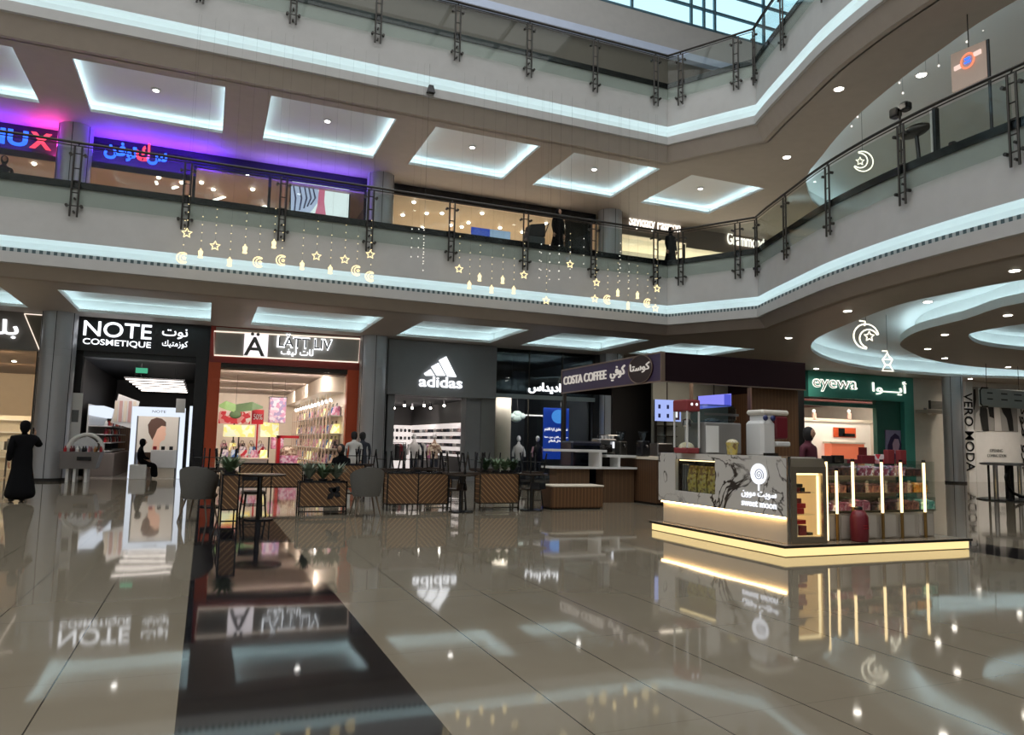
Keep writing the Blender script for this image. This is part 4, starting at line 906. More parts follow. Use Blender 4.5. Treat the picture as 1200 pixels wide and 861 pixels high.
# ================================================================== FIRST FLOOR
def shell(nums, x0, x1, y0, y1, z0, z1, mw, mc):
    for n_, b_ in zip(nums, (((x0-.06,y0,z0),(x0,y1,z1)), ((x1,y0,z0),(x1+.06,y1,z1)), ((x0,y1,z0),(x1,y1+.06,z1)))):
        struct(MB().box(*b_[0], *b_[1]), 'wall_%d' % n_, mw)
    struct(MB().box(x0, y0, z1, x1, y1, z1+.06), 'ceiling_%d' % nums[3], mc)
SALMON = mat('salmon_upper_ceiling', (.52, .34, .26), .5, var=.15, scale=.6)
shell((20,21,22,20), -12, 5.6, YF+.1, 37, G1, 11.2, mat('brown_shop_wall', (.16,.10,.08), .5), SALMON)
shell((23,24,25,21), 5.9, 15.8, YF+.1, 38, G1, 11.35, BEIGEW, mat('tan_upper_ceiling', (.58,.42,.29), .5, var=.12, scale=.7))
shell((26,27,28,22), 16.6, 40, YF+.1, 35, G1, 11.6, CREAM, mat('cream_upper_ceiling', (.75,.68,.56), .5))
area('upper_light_1', (-3, 31, G1+.3), 12, 3, 150, (1,.72,.55), (PI,0,0)); area('upper_light_2', (11, 32, G1+.3), 8, 5, 300, (1,.80,.6), (PI,0,0)); area('upper_light_3', (24, 32, G1+.3), 12, 4, 700, (1,.9,.75), (PI,0,0))
NAVY = mat('navy_header', (.012,.012,.03), .4)
s = thing('shop_front', 'first-floor shop front with neon blue and red sign, around the left column', 'shop front', (-3, YF, G1))
kid(s, 'header', NAVY, lambda b: b.box(-16, YF, 11.28, 5.5, YF+.1, ZC1-.01)); kid(s, 'sign_band', mat('black_sign_band', (.02,.018,.022), .3), lambda b: b.box(-16, YF-.08, 10.68, -1.0, YF-.02, 11.5))
kid(s, 'glass', CLEAR, lambda b: b.box(-16, YF, G1, 5.5, YF+.02, 11.28))
for x in (-.9, 1.7, 5.3, -8): kid(s, 'mullion', BLACK, lambda b: b.box(x-.05, YF-.05, G1, x+.05, YF+.06, 11.3))
ptext('sign_lettering', 'IU', 0, 152, 33, 170.5, YF-.1, SIGNB, s, .03); ptext('sign_lettering', 'X', 35, 156, 61, 175, YF-.1, SIGNR, s, .04)
ptext('sign_lettering', arabic('فن'), 122, 166, 148, 187, YF-.1, SIGNB, s, .03); ptext('sign_lettering', arabic('تو'), 148, 172, 160, 190, YF-.1, SIGNB, s, .03); ptext('sign_lettering', arabic('ك'), 160, 166, 176, 189, YF-.1, SIGNR, s, .03); ptext('sign_lettering', arabic('س'), 172, 178, 196, 194, YF-.1, SIGNB, s, .03)
0 and kid(s, 'blue_strip_light', lamp_mat('deep_blue_neon', (.12,.02,1), 16), lambda b: (b.box(-16, YF-.12, 11.52, -5.3, YF-.04, 11.56), b.box(-3.9, YF-.12, 11.52, -.9, YF-.04, 11.56)))
0 and kid(s, 'violet_strip_light', lamp_mat('violet_neon', (.25,.08,1), 5), lambda b: b.box(1.2, YF-.12, 11.34, 5.0, YF-.06, 11.37))
kid(s, 'counter_band', mat('lit_beige_band', (.7,.5,.36), .5, emit=(1,.68,.45), es=.35), lambda b: (b.box(-7.0, 30.5, 9.6, -5.0, 30.7, 10.35), b.box(-4.4, 31, 9.6, -.9, 31.2, 10.45)))
kid(s, 'screen', lamp_mat('pale_blue_screen', (.3,.45,.85), .6), lambda b: b.pbox(111, 188, 131, 198, 30.6, .05))
area('neon_wash', (-2.6, YF-.45, 11.0), 5.0, .3, 260, (.12,.02,1), (PI-.3,0,0)); area('neon_wash_2', (-9, YF-.45, 11.0), 6, .3, 200, (.12,.02,1), (PI-.3,0,0)); area('neon_wash_3', (3.2, YF-.45, 11.0), 4, .3, 70, (.2,.1,1), (PI-.3,0,0)); area('magenta_wash', (-5.2, YF-.6, 11.0), .5, .3, 60, (1,.05,.5), (PI-.3,0,0))
t = thing('video_screen', 'large bright first-floor screen showing pale blue and pink stripes', 'screen', (3.5, 29.3, 9.4)); YS = 29.0
kid(t, 'casing', BLACK, lambda b: b.pbox(339, 214, 410, 270, YS+.02, .1))
kid(t, 'display', lamp_mat('screen_white', (.92,.98,1), 1.15), lambda b: b.pbox(341, 215, 408.5, 270, YS, .02))
kid(t, 'display_blue', lamp_mat('screen_blue', (.62,.68,.95), .9), lambda b: vp(b, [(341,215),(372,220),(376,232),(366,246),(352,262),(341,262)], YS-.02))
kid(t, 'display_stripe', lamp_mat('screen_dark', (.10,.12,.25), .5), lambda b: [vp(b, [(x,216+k_),(x+1.6,216+k_),(x+4.5,232),(x+3-j,248-j*2),(x+1-j,248-j*2),(x+2.5,232)], YS-.035) for j, (x, k_) in enumerate(((343,0),(350,1),(356,2),(361,3),(366,4)))])
kid(t, 'display_pink', lamp_mat('screen_pink', (.95,.25,.4), .8), lambda b: vp(b, [(374,221),(381,222),(380,236),(383,262),(366,262),(372,240)], YS-.045))
SPOTS = [((x, y), 'first-floor shop by the neon sign') for x, y in ((14,152),(66,158),(125,166),(216,183),(262,190),(186,208),(213,214),(236,214),(290,206),(296,222),(250,222),(354,222),(398,224),(40,192))]
SPOTS2 = [((x, y), 'tan first-floor shop with the chandelier lamps') for x, y in ((475,224.5),(516,232),(548,236.5),(575,240.5),(608,246),(636,250),(679,256.5),(485,237),(500,250),(518,250),(528,264),(541,266),(495,267),(590,247),(565,250),(612,272),(640,262),(549,261),(472,252),(586,267))]
for j, L_ in enumerate((SPOTS, SPOTS2)):
    z_ = (11.18, 11.33)[j]
    for i, ((x, y), w_) in enumerate(sorted(L_)):
        p = aZ(x, y, z_)
        if not (YF+.2 < p.y < 36.5): p = aY(x, y, 29.2+.25*(i % 4))
        o = MB(); o.lathe([(.055,-.03),(.085,-.01),(.085,.05)], p, 10)
        lamp = thing('spotlight', '%s spotlight from the left, %s' % (ORD[i], w_), 'spotlight', tuple(p), 'spotlights of the '+w_)
        kid(lamp, 'housing', BLACK, lambda b: b.cyl((p.x,p.y,p.z+.02),(p.x,p.y,z_+.02 if z_+.02 > p.z+.05 else p.z+.3), .03, n=8)); kid(lamp, 'lamp', DOWN, lambda b: b.ell(p, (.075,.075,.05), 10, 6))
for i, (a_, b_) in enumerate((((180,203),(184,216)), ((202,220.5),(218.5,215)), ((250,235),(270,228)), ((304,243.5),(312,241.5)))):
    q = aY(a_[0], a_[1], 30.6+.4*i); q2 = aY(b_[0], b_[1], 30.6+.4*i+.3)
    t = thing('light_bar', '%s slanted white light bar from the left in the neon-signed shop upstairs' % ORD[i], 'ceiling light', tuple(q), 'slanted light bars upstairs')
    kid(t, 'tube', TUBE, lambda b: b.tube([q, q2], .05, 8)); kid(t, 'hanger', CABLE, lambda b: (b.cyl(q, (q.x,q.y,11.2), .006), b.cyl(q2, (q2.x,q2.y,11.2), .006)))
s = thing('shop_front', 'first-floor tan glass shop front with black header and track lights', 'shop front', (11, YF, G1))
kid(s, 'header', BLACK, lambda b: b.box(6.4, YF, 11.35, 15.6, YF+.09, ZC1-.01)); kid(s, 'glass', CLEAR, lambda b: b.box(6.3, YF, G1, 15.7, YF+.02, 11.35))
kid(s, 'mullion', BLACK, lambda b: b.box(14.05, YF-.05, G1, 15.4, YF+.3, 11.3)); kid(s, 'blue_notice', lamp_mat('blue_notice', (.05,.10,.6), .8), lambda b: b.pbox(552, 267, 574, 285, YF+.06, .02)); kid(s, 'pale_notice', lamp_mat('pale_notice', (.45,.6,.85), .7), lambda b: b.pbox(574, 270, 598, 288, YF+.06, .02))
t = thing('pendant_lamp', 'warm glowing pendant lamp in the tan first-floor shop', 'pendant lamp', tuple(aY(565, 259, 31))); p = aY(565, 259, 31)
kid(t, 'lamp_shade', WARMB, lambda b: b.ell(p, (.13,.13,.13))); kid(t, 'cord', CABLE, lambda b: b.cyl(p, (p.x,p.y,11.35), .01))
s = thing('shop_front', 'first-floor cream fashion shop front with white Sayidaty Fashion lettering', 'shop front', (18.5, YF, G1))
kid(s, 'fascia', mat('brown_fascia', (.22,.17,.13), .5), lambda b: b.box(16.5, YF-.1, 11.05, 20.4, YF, ZC1-.01)); kid(s, 'fascia_return', MATS['brown_fascia'], lambda b: b.box(20.4, YF-.1, 10.85, 40, YF, ZC1-.01)); kid(s, 'glass', CLEAR, lambda b: b.box(16.6, YF, G1, 40, YF+.02, 10.9))
ptext('sign_lettering', 'Sayidaty Fashion', 737, 255.5, 797, 272, YF-.14, SIGNC, s, .015); ptext('sign_lettering', 'Grammond', 852, 275, 895, 289, YF-.14, SIGNC, s, .012)
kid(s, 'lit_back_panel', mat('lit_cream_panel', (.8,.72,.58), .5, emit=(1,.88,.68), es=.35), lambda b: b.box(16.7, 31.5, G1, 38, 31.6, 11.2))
for x in (16.75, 20.3, 24.2): kid(s, 'mullion', DMETAL, lambda b: b.box(x-.04, YF-.04, G1, x+.04, YF+.06, 11.0))

# hoarding board, exercise frame etc. by the curved railing
t = thing('hanging_board', 'square beige board with an orange round logo, above the curved railing', 'sign', (16, 11.3, 10))
A = aX(1114, 64, 16); B_ = aX(1155, 47, 16); D_ = aX(1117, 108, 16); E_ = aX(1160, 92, 16)
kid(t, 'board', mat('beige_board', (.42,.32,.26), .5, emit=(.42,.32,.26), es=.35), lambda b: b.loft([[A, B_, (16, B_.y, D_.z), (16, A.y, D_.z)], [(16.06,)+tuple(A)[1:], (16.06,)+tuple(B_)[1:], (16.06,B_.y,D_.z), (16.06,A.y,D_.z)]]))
kid(t, 'post', BLACK, lambda b: b.cyl((16.03,B_.y-.03,G1), (16.03,B_.y-.03,B_.z), .035))
cy, cz = (A.y+B_.y)/2, (A.z+B_.z)/2-.33
kid(t, 'logo_ring', lamp_mat('orange_logo', (1,.30,.16), 1.1), lambda b: b.tube([(15.97, cy+.16*math.cos(2*PI*i/24), cz+.17*math.sin(2*PI*i/24)) for i in range(24)], .025, 6, closed=True))
kid(t, 'logo_wing', lamp_mat('pale_logo', (1,.75,.65), 1.0), lambda b: (b.box(15.95, cy+.16, cz-.1, 15.99, cy+.33, cz-.0), b.box(15.95, cy-.33, cz+.02, 15.99, cy-.16, cz+.12)))
kid(t, 'logo_mark', SIGNB, lambda b: (b.box(15.95, cy-.06, cz+.03, 15.98, cy+.06, cz+.07), b.box(15.95, cy-.07, cz-.05, 15.98, cy+.07, cz-.02)))
kid(t, 'hanging_wire', CABLE, lambda b: b.cyl((16.03,cy,B_.z-.02), (16.03,cy,ZC1), .012))
t = thing('lamp_cluster', 'black twin floodlight on the far side above the curved railing', 'floodlight', tuple(aX(1053, 131, 17.5))); p = aX(1053, 131, 17.5)
kid(t, 'head', BLACK, lambda b: (b.rbox(p.x-.1, p.y-.02, p.z-.12, p.x+.15, p.y+.26, p.z+.14, .04))); kid(t, 'head', BLACK, lambda b: b.rbox(p.x-.1, p.y-.34, p.z-.05, p.x+.15, p.y-.08, p.z+.18, .04)); kid(t, 'pole', DMETAL, lambda b: b.cyl((p.x,p.y-.04,G1), (p.x,p.y-.04,p.z), .03))
t = thing('work_machine', 'black and white cleaning machine standing behind the curved railing', 'machine', (16.5, 13.2, G1)); p = aX(1078, 160, 16.5)
kid(t, 'motor_body', DMETAL, lambda b: b.ell((16.5,p.y+.15,p.z+.2), (.2,.45,.17)), True); kid(t, 'white_panel', WPANEL, lambda b: b.rbox(16.4, p.y-.42, G1+.4, 16.6, p.y-.36, p.z+.6)); kid(t, 'mast', BLACK, lambda b: b.box(16.4, p.y-.52, G1, 16.55, p.y-.44, p.z+.55)); kid(t, 'base', BLACK, lambda b: b.rbox(16.2, p.y-.6, G1, 16.8, p.y+.3, G1+.35)); kid(t, 'stem', BLACK, lambda b: b.cyl((16.5,p.y,G1+.35),(16.5,p.y+.1,p.z+.15), .05))
t = thing('fire_extinguisher', 'dark red extinguisher-like cylinder standing behind the curved railing', 'extinguisher', (15.9, 11.6, G1)); p = aX(1116, 168, 15.9)
kid(t, 'cylinder', MAROON, lambda b: b.lathe([(.12,0),(.14,.04),(.14,.62),(.08,.72),(.06,.8)], (15.9,p.y,G1), 16), True); kid(t, 'valve', BLACK, lambda b: b.rbox(15.85, p.y-.08, G1+.79, 15.95, p.y+.08, G1+.86))
t = thing('flood_camera', 'small dark floodlight fixed to the upper lit slab edge', 'floodlight', tuple(aY(505, 105, 21.7))); p = aY(505, 105, 21.7)
kid(t, 'head', BLACK, lambda b: b.loft([[(p.x-.13,p.y-.06,p.z-.1),(p.x+.13,p.y-.06,p.z-.1),(p.x+.13,p.y+.08,p.z-.1),(p.x-.13,p.y+.08,p.z-.1)], [(p.x-.07,p.y-.04,p.z+.14),(p.x+.07,p.y-.04,p.z+.14),(p.x+.07,p.y+.08,p.z+.14),(p.x-.07,p.y+.08,p.z+.14)]])); kid(t, 'bracket', DMETAL, lambda b: b.box(p.x-.03,p.y,p.z-.05,p.x+.03,21.9,p.z+.02))

# ================================================================== PEOPLE
def skin_body(name, V, E, m, parent, sub=2):
    """one continuous surface grown over a jointed skeleton; V = [(x,y,z,rx,ry)]"""
    me = bpy.data.meshes.new(name); me.from_pydata([v[:3] for v in V], E, []); ob = bpy.data.objects.new(name, me); C.objects.link(ob)
    md = ob.modifiers.new('s', 'SKIN'); ob.modifiers.new('u', 'SUBSURF').levels = sub
    for i, v in enumerate(V): me.skin_vertices[0].data[i].radius = (v[3], v[4]); me.skin_vertices[0].data[i].use_root = (i == 0)
    bpy.context.view_layer.update()
    m2 = bpy.data.meshes.new_from_object(ob.evaluated_get(bpy.context.evaluated_depsgraph_get()))
    bpy.data.objects.remove(ob); m2.materials.clear(); m2.materials.append(m)
    m2.polygons.foreach_set('use_smooth', [True]*len(m2.polygons))
    o = bpy.data.objects.new(name, m2); C.objects.link(o)
    if parent is not None: o.parent = parent; o['_w'] = parent['_w']
    return o
def figure(label, loc, rz, pose, top, skin=SKIN, hair=ROBE, robe=True, phone=False, group=None):
    """standing or seated clothed person, modelled facing -Y at the origin and then turned"""
    t = thing('person', label, 'person', (0,0,0), group)
    if pose == 'stand':
        V = [(0,0,.95,.21,.15) if robe else (0,0,.95,.16,.12),(0,.0,1.15,.18,.13) if robe else (0,0,1.15,.14,.11),(0,.01,1.36,.19,.11),(0,.01,1.47,.07,.06),(0,-.01,1.56,.055,.06),(0,-.02,1.64,.085,.10),(0,-.01,1.72,.07,.08),
             (0,.01,.6,.25,.2),(0,.02,.25,.31,.25),(0,.02,.03,.36,.28)]
        E = [(0,1),(1,2),(2,3),(3,4),(4,5),(5,6),(0,7),(7,8),(8,9)]
        if not robe: V[7:] = [(.09,0,.86,.09,.09),(.1,0,.48,.06,.06),(.1,.01,.08,.045,.05),(.1,-.12,.03,.04,.03)]; V += [(-.09,0,.86,.09,.09),(-.1,0,.48,.06,.06),(-.1,.01,.08,.045,.05),(-.1,-.12,.03,.04,.03)]; E = E[:6]+[(0,7),(7,8),(8,9),(9,10),(0,11),(11,12),(12,13),(13,14)]
        arms = {'down': [(.21,0,1.38,.06,.06),(.25,.0,1.12,.048,.048),(.24,-.06,.88,.036,.036)], 'raised': [(.2,0,1.38,.07,.06),(.34,-.06,1.22,.055,.05),(.27,-.2,1.44,.04,.04)]}
        R = arms['raised'] if phone else arms['down']; Lm = [(-x,y,z,a,b) for x,y,z,a,b in arms['down']]
        for A in (R, Lm):
            if phone: A = [(-x,y,z,a*1.5,b*1.5) for x,y,z,a,b in A]
            k = len(V); V += A; E += [(2,k),(k,k+1),(k+1,k+2)]
        hands = [R[-1], Lm[-1]]; hd = (0,-.02,1.655)
        if phone: hands = [(-R[-1][0],)+R[-1][1:], (-Lm[-1][0],)+Lm[-1][1:]]
    else:
        V = [(0,0,.52,.17,.15),(0,.03,.75,.15,.12),(0,0,1.0,.18,.11),(0,-.03,1.10,.07,.06),(0,-.05,1.18,.055,.055),(0,-.07,1.26,.085,.10),(0,-.06,1.33,.07,.08),
             (.09,-.25,.52,.11,.10),(.1,-.48,.46,.09,.09),(.1,-.5,.2,.11,.10),(.1,-.52,.04,.09,.1),(-.09,-.25,.52,.11,.10),(-.1,-.48,.46,.09,.09),(-.1,-.5,.2,.11,.10),(-.1,-.52,.04,.09,.1),
             (.2,0,1.0,.06,.06),(.23,-.08,.78,.05,.05),(.12,-.28,.68,.036,.036),(-.2,0,1.0,.06,.06),(-.23,-.08,.78,.05,.05),(-.12,-.28,.68,.036,.036)]
        E = [(0,1),(1,2),(2,3),(3,4),(4,5),(5,6),(0,7),(7,8),(8,9),(9,10),(0,11),(11,12),(12,13),(13,14),(2,15),(15,16),(16,17),(2,18),(18,19),(19,20)]
        hands = [V[17], V[20]]; hd = (0,-.07,1.275)
    skin_body('body', V, E, top, t)
    f = MB(); x, y, z = hd
    f.ell((x,y-.045,z), (.066,.07,.098), 16, 12); f.ell((x,y-.118,z-.008), (.011,.014,.02), 8, 6); f.ell((x,y-.108,z-.045), (.022,.008,.007), 8, 6)
    fo = f.build('face', skin, t, smooth=True)
    kid(fo, 'eye', BLACK, lambda b: (b.ell((x-.026,y-.106,z+.014), (.009,.006,.006), 8, 6), b.ell((x+.026,y-.106,z+.014), (.009,.006,.006), 8, 6)))
    hr = MB(); hr.lathe([(.06,-.14),(.098,-.06),(.102,.02),(.088,.085),(.045,.12),(.004,.13)], (x,y+.012,z), 18, sy=1.02); hr.build('headscarf' if robe else 'hair', hair, t, smooth=True)
    for h in hands:
        hx, hy, hz = h[:3]; s_ = 1 if hx > 0 else -1; up_ = 1 if (phone and s_ < 0) else -1
        hm = MB(); hm.ell((hx, hy, hz+up_*.06), (.022,.04,.05), 10, 8)
        for q, (dy, ln) in enumerate(((-.03,.06),(-.01,.07),(.01,.066),(.03,.05))):
            hm.tube([(hx,hy+dy,hz+up_*.095),(hx-s_*.006,hy+dy,hz+up_*(.095+ln*.5)),(hx-s_*.022,hy+dy-.006,hz+up_*(.09+ln))], .0085, 6)
        hm.tube([(hx,hy-.03,hz+up_*.04),(hx-s_*.01,hy-.06,hz+up_*.07),(hx-s_*.02,hy-.065,hz+up_*.10)], .0095, 6)
        hm.build('hand', skin, t, smooth=True)
    if phone: kid(t, 'phone', BLACK, lambda b: b.rbox(-.245,-.29,1.48,-.235,-.20,1.63,.003))
    if robe and pose == 'stand': kid(t, 'shoe', MATTE, lambda b: (b.ell((.1,-.16,.04), (.05,.13,.04)), b.ell((-.1,-.16,.04), (.05,.13,.04))))
    t.location = loc; t.rotation_euler = (0,0,rz); return t
p = aZ(22, 588, 0)
figure('person in a long black abaya and headscarf holding up a phone beside the first column', (p.x, p.y, 0), PI+.5, 'stand', ROBE, phone=True)
q = thing('white_cube_seat', 'white cube seat inside the glowing portal of the cosmetics shop', 'seat', (0,0,0)); q0 = aY(163, 553, 30.0); kid(q, 'cube', WPANEL, lambda b: b.rbox(-.26,-.24,0,.26,.24,.5,.02)); kid(q, 'foot_plinth', GREY, lambda b: b.box(-.22,-.2,-.0,.22,.2,.005)); q.location = (q0.x+.03, 29.15, 0)
figure('person in black sitting sideways on the white cube seat at the cosmetics entrance', (q0.x+.05, 29.15, 0), PI/2+.3, 'sit', ROBE)
p = aY(400, 545, 19.6); figure('person with long black hair in black, sitting in front of the orange-framed shop', (p.x, 19.6, .0), -.6, 'sit', ROBE, robe=False, hair=MATTE)
cs = thing('low_stool', 'small black stool under the person in front of the orange-framed shop', 'stool', (p.x, 19.6, 0)); kid(cs, 'seat', BLACK, lambda b: b.lathe([(.2,.36),(.2,.4)], (p.x,19.6,0), 16)); 
for a_ in range(3): kid(cs, 'leg', BLACK, lambda b: b.cyl((p.x+.16*math.cos(a_*2.1),19.6+.16*math.sin(a_*2.1),0),(p.x+.1*math.cos(a_*2.1),19.6+.1*math.sin(a_*2.1),.36), .015))
p = aY(414, 540, 23.5); figure('person in a white top with black hair walking past the second column', (p.x, 23.5, 0), PI, 'stand', CLOTHW, robe=False, hair=MATTE)
p = aY(424, 540, 24.3); figure('person in dark clothes right behind the one in the white top', (p.x, 24.3, 0), PI, 'stand', DENIM, robe=False, hair=MATTE)
p = aY(654, 260, 22.9); figure('person in a black abaya standing upstairs at the straight railing', (p.x, 22.9, G1), .3, 'stand', ROBE)
p = aY(786, 285, 23.0); figure('person in a black abaya standing upstairs at the railing corner', (p.x, 23.0, G1), .2, 'stand', ROBE)
figure('person with dark hair seen upstairs at the far left railing', (aY(6, 180, 27).x, 27.0, G1+.42), .3, 'stand', MATTE, robe=False, hair=MATTE)
dk = MB().box(-8, 26.4, G1+.002, -6, 27.6, G1+.42).build('raised_platform', DGREY, origin=(-7, 27, G1)); tag(dk, 'low dark platform behind the far left upstairs railing', 'platform')
t = thing('pushchair', 'black pushchair beside the person upstairs at the straight railing', 'pushchair', (10.0, 22.7, G1)); x_ = aY(627, 275, 22.7).x
kid(t, 'hood', MATTE, lambda b: b.loft([[(x_-.32,22.5,G1+.55),(x_+.3,22.5,G1+.6),(x_+.3,22.95,G1+.6),(x_-.32,22.95,G1+.55)], [(x_-.25,22.5,G1+.95),(x_+.28,22.5,G1+1.05),(x_+.28,22.95,G1+1.05),(x_-.25,22.95,G1+.95)]])); kid(t, 'seat', DGREY, lambda b: b.rbox(x_-.3,22.5,G1+.3,x_+.3,22.95,G1+.56)); kid(t, 'handle', BLACK, lambda b: b.tube([(x_+.25,22.5,G1+.6),(x_+.42,22.5,G1+1.08),(x_+.42,22.95,G1+1.08),(x_+.25,22.95,G1+.6)], .02))
for dx in (-.25,.25):
    for y in (22.5,22.95): kid(t, 'wheel', BLACK, lambda b: b.cyl((x_+dx,y-.02,G1+.13),(x_+dx,y+.02,G1+.13), .13, n=16))
for dx in (-.25,.25): kid(t, 'frame_leg', METAL, lambda b: b.cyl((x_+dx,22.72,G1+.12),(x_,22.72,G1+.4), .018))

# ================================================================== HANGING LIGHT ORNAMENTS
def star_pts(c, r, ax=(1,0,0)):
    u = Vector(ax); w_ = Vector((0,0,1)); c = Vector(c)
    return [c+u*(math.sin(2*PI*i/10)*(r if i % 2 == 0 else r*.45))+w_*(math.cos(2*PI*i/10)*(r if i % 2 == 0 else r*.45)) for i in range(10)]
def crescent_pts(c, r, ax=(1,0,0), flip=1, tilt=0):
    u = Vector(ax); w_ = Vector((0,0,1)); c = Vector(c); out = []
    for i in range(17): a_ = math.radians(50+260*i/16)+tilt; out.append((math.cos(a_)*r, math.sin(a_)*r))
    for i in range(13): a_ = math.radians(295-230*i/12)+tilt; out.append((math.cos(a_)*r*.74+r*.28*math.cos(tilt), math.sin(a_)*r*.74+r*.28*math.sin(tilt)))
    return [c+u*(p_[0]*flip)+w_*p_[1] for p_ in out]
def ornament(kind, x, y, lab, Y=21.15, r=.13, group='small glowing ornaments along the lower slab', z2=13.0, strands=True):
    p = aY(x, y, Y); t = thing({'star':'star_ornament','moon':'crescent_ornament','lantern':'lantern_ornament'}[kind], lab, 'hanging light', tuple(p), group)
    if kind == 'star': kid(t, 'star_outline', STARL, lambda b: b.tube(star_pts(p, r), r*.13, 5, closed=True))
    elif kind == 'moon': kid(t, 'crescent_outline', STARL, lambda b: b.tube(crescent_pts(p, r*1.1), r*.12, 5, closed=True)); kid(t, 'inner_star', STARL, lambda b: b.tube(star_pts((p.x+r*.3,p.y,p.z), r*.4), r*.09, 5, closed=True))
    else: kid(t, 'lantern_body', STARL, lambda b: b.lathe([(r*.1,r*1.1),(r*.15,r*.8),(r*.5,r*.45),(r*.36,-r*.4),(r*.5,-r*.75),(r*.5,-r*.85)], p, 6))
    kid(t, 'string', CABLE, lambda b: b.cyl((p.x,p.y,p.z+r), (p.x,p.y,z2), .0015, n=3))
    if strands: kid(t, 'fairy_lights', STARL, lambda b: [b.ell((p.x,p.y,p.z+r+.22*k_), (.014,.014,.014), 6, 4) for k_ in range(1, 5)])
    return t
ORN = [('star',219,273),('lantern',235,297),('star',252,288),('lantern',269,307),('lantern',287,292),('moon',303,307),('moon',330,305),('lantern',321,286),('lantern',354,311),('star',371,300),('star',404,304),('lantern',387,316),('moon',418,317),('moon',434,324),('star',434,298),
       ('moon',214,302),('lantern',562,325),('lantern',589,328),('star',614,322),('star',538,315),('lantern',602,340),('lantern',576,339),('lantern',550,334),('star',699,331),('star',697,350),('moon',712,351),('lantern',724,343),('lantern',747,346),('moon',759,355),('star',770,338),('star',768,361),('lantern',736,358),('star',668,309.5),('star',640,352)]
ORN.sort(key=lambda q_: q_[1])
for i, (k_, x, y) in enumerate(ORN):
    ornament(k_, x, y, '%s golden ornament from the left along the lower slab, a %s' % (ORD[i], {'star':'star','moon':'crescent','lantern':'lantern'}[k_]))
for i, (x, y) in enumerate(((634,309),(644,310),(655,310.5),(668,318),(632,318),(655,320),(644,320),(684,302),(490,293),(496,301),(496,309),(482,293),(496,294),(727,307),(726,322),(737,331))):
    p = aY(x, y, 21.1); o = thing('string_of_lights', '%s string of tiny white points from the left before the first-floor slab' % ORD[sorted(range(16), key=lambda k_: ((634,644,655,668,632,655.1,644.1,684,490,496,496.1,482,496.2,727,726,737)[k_])).index(i)], 'string lights', tuple(p), 'strings of tiny white lights')
    kid(o, 'wire', CABLE, lambda b: b.cyl((p.x,p.y,p.z-.2), (p.x,p.y,13.0), .0013, n=3)); kid(o, 'light_point', SIGNC, lambda b: [b.ell((p.x,p.y,p.z-.2+.28*k_), (.017,.017,.017), 6, 4) for k_ in range(4)])
def big_moon(x, y, Y, r, lab, z2, hook=True, flip=-1):
    p = aY(x, y, Y); u = Vector((dX.x, dY.x, 0)).normalized(); t = thing('crescent_light', lab, 'hanging light', tuple(p))
    kid(t, 'crescent_outline', MOONL, lambda b: b.tube(crescent_pts(p, r, u, flip, -.7 if hook else .3), r*.055, 6, closed=True))
    kid(t, 'inner_star', MOONL, lambda b: b.tube(star_pts(p+u*(r*.25*-flip*(-1))*1.0, r*.42, u), r*.05, 5, closed=True))
    kid(t, 'hanging_wire', CABLE, lambda b: b.cyl((p.x,p.y,p.z+r*.9), (p.x,p.y,z2), .006))
    if hook: kid(t, 'hook', MOONL, lambda b: b.tube([p+u*(-r*.5)+Vector((0,0,r*1.25)), p+u*(-r*.05)+Vector((0,0,r*1.2)), p+u*(-r*.1)+Vector((0,0,r*.85))], r*.06, 6))
    return t
big_moon(1015, 394, 17.5, .40, 'large glowing crescent and star hanging under the ground-floor oval recess', ZC0+.75, True, 1)
big_moon(1011, 189, 17.5, .34, 'large glowing crescent and star hanging under the first-floor ceiling', ZC1+.9, False, -1)
p = aY(1040, 424, 18.5); t = thing('lantern_light', 'glowing lantern outline hanging in front of the teal optician sign', 'hanging light', tuple(p)); r = .34; u = Vector((dX.x, dY.x, 0)).normalized()
L2 = lambda pts: [p+u*(a_*r)+Vector((0,0,b_*r)) for a_, b_ in pts]
kid(t, 'lantern_outline', MOONL, lambda b: (b.tube(L2([(0,1),(.15,.6),(.5,.25),(.22,-.3),(.55,-.9),(-.55,-.9),(-.22,-.3),(-.5,.25),(-.15,.6)]), .022, 6, closed=True), b.tube(L2([(-.25,-.3),(.25,-.3)]), .018), b.tube(L2([(-.45,.25),(.45,.25)]), .018), b.tube(L2([(-.5,1.1),(0,1.1),(0,1)]), .02)))
kid(t, 'hanging_wire', CABLE, lambda b: b.cyl(tuple(p+Vector((0,0,r))), (p.x,p.y,ZC0+.75), .006))
SC = [(1085,16),(1152,35),(1133,49),(1100,77),(1085,86),(1054,97),(1041,101),(1058,109),(1005,137),(998,148)]
for i, (x, y) in enumerate(sorted(SC)):
    p = aZ(x, y, ZC1+.6); p = ray(x, y)*(17.0/ray(x, y).y)+Vector((0,0,EYE)) if False else aX(x, y, 18.5)
    o = thing('sparkle_light', '%s tiny hanging sparkle light from the left below the raised first-floor oval' % ORD[i], 'hanging light', tuple(p), 'tiny sparkle lights in the upper oval')
    kid(o, 'bulb', SIGNC, lambda b: b.ell(p, (.03,.03,.03), 8, 6)); kid(o, 'wire', CABLE, lambda b: b.cyl(p, (p.x,p.y,ZC1+.9), .003, n=4))

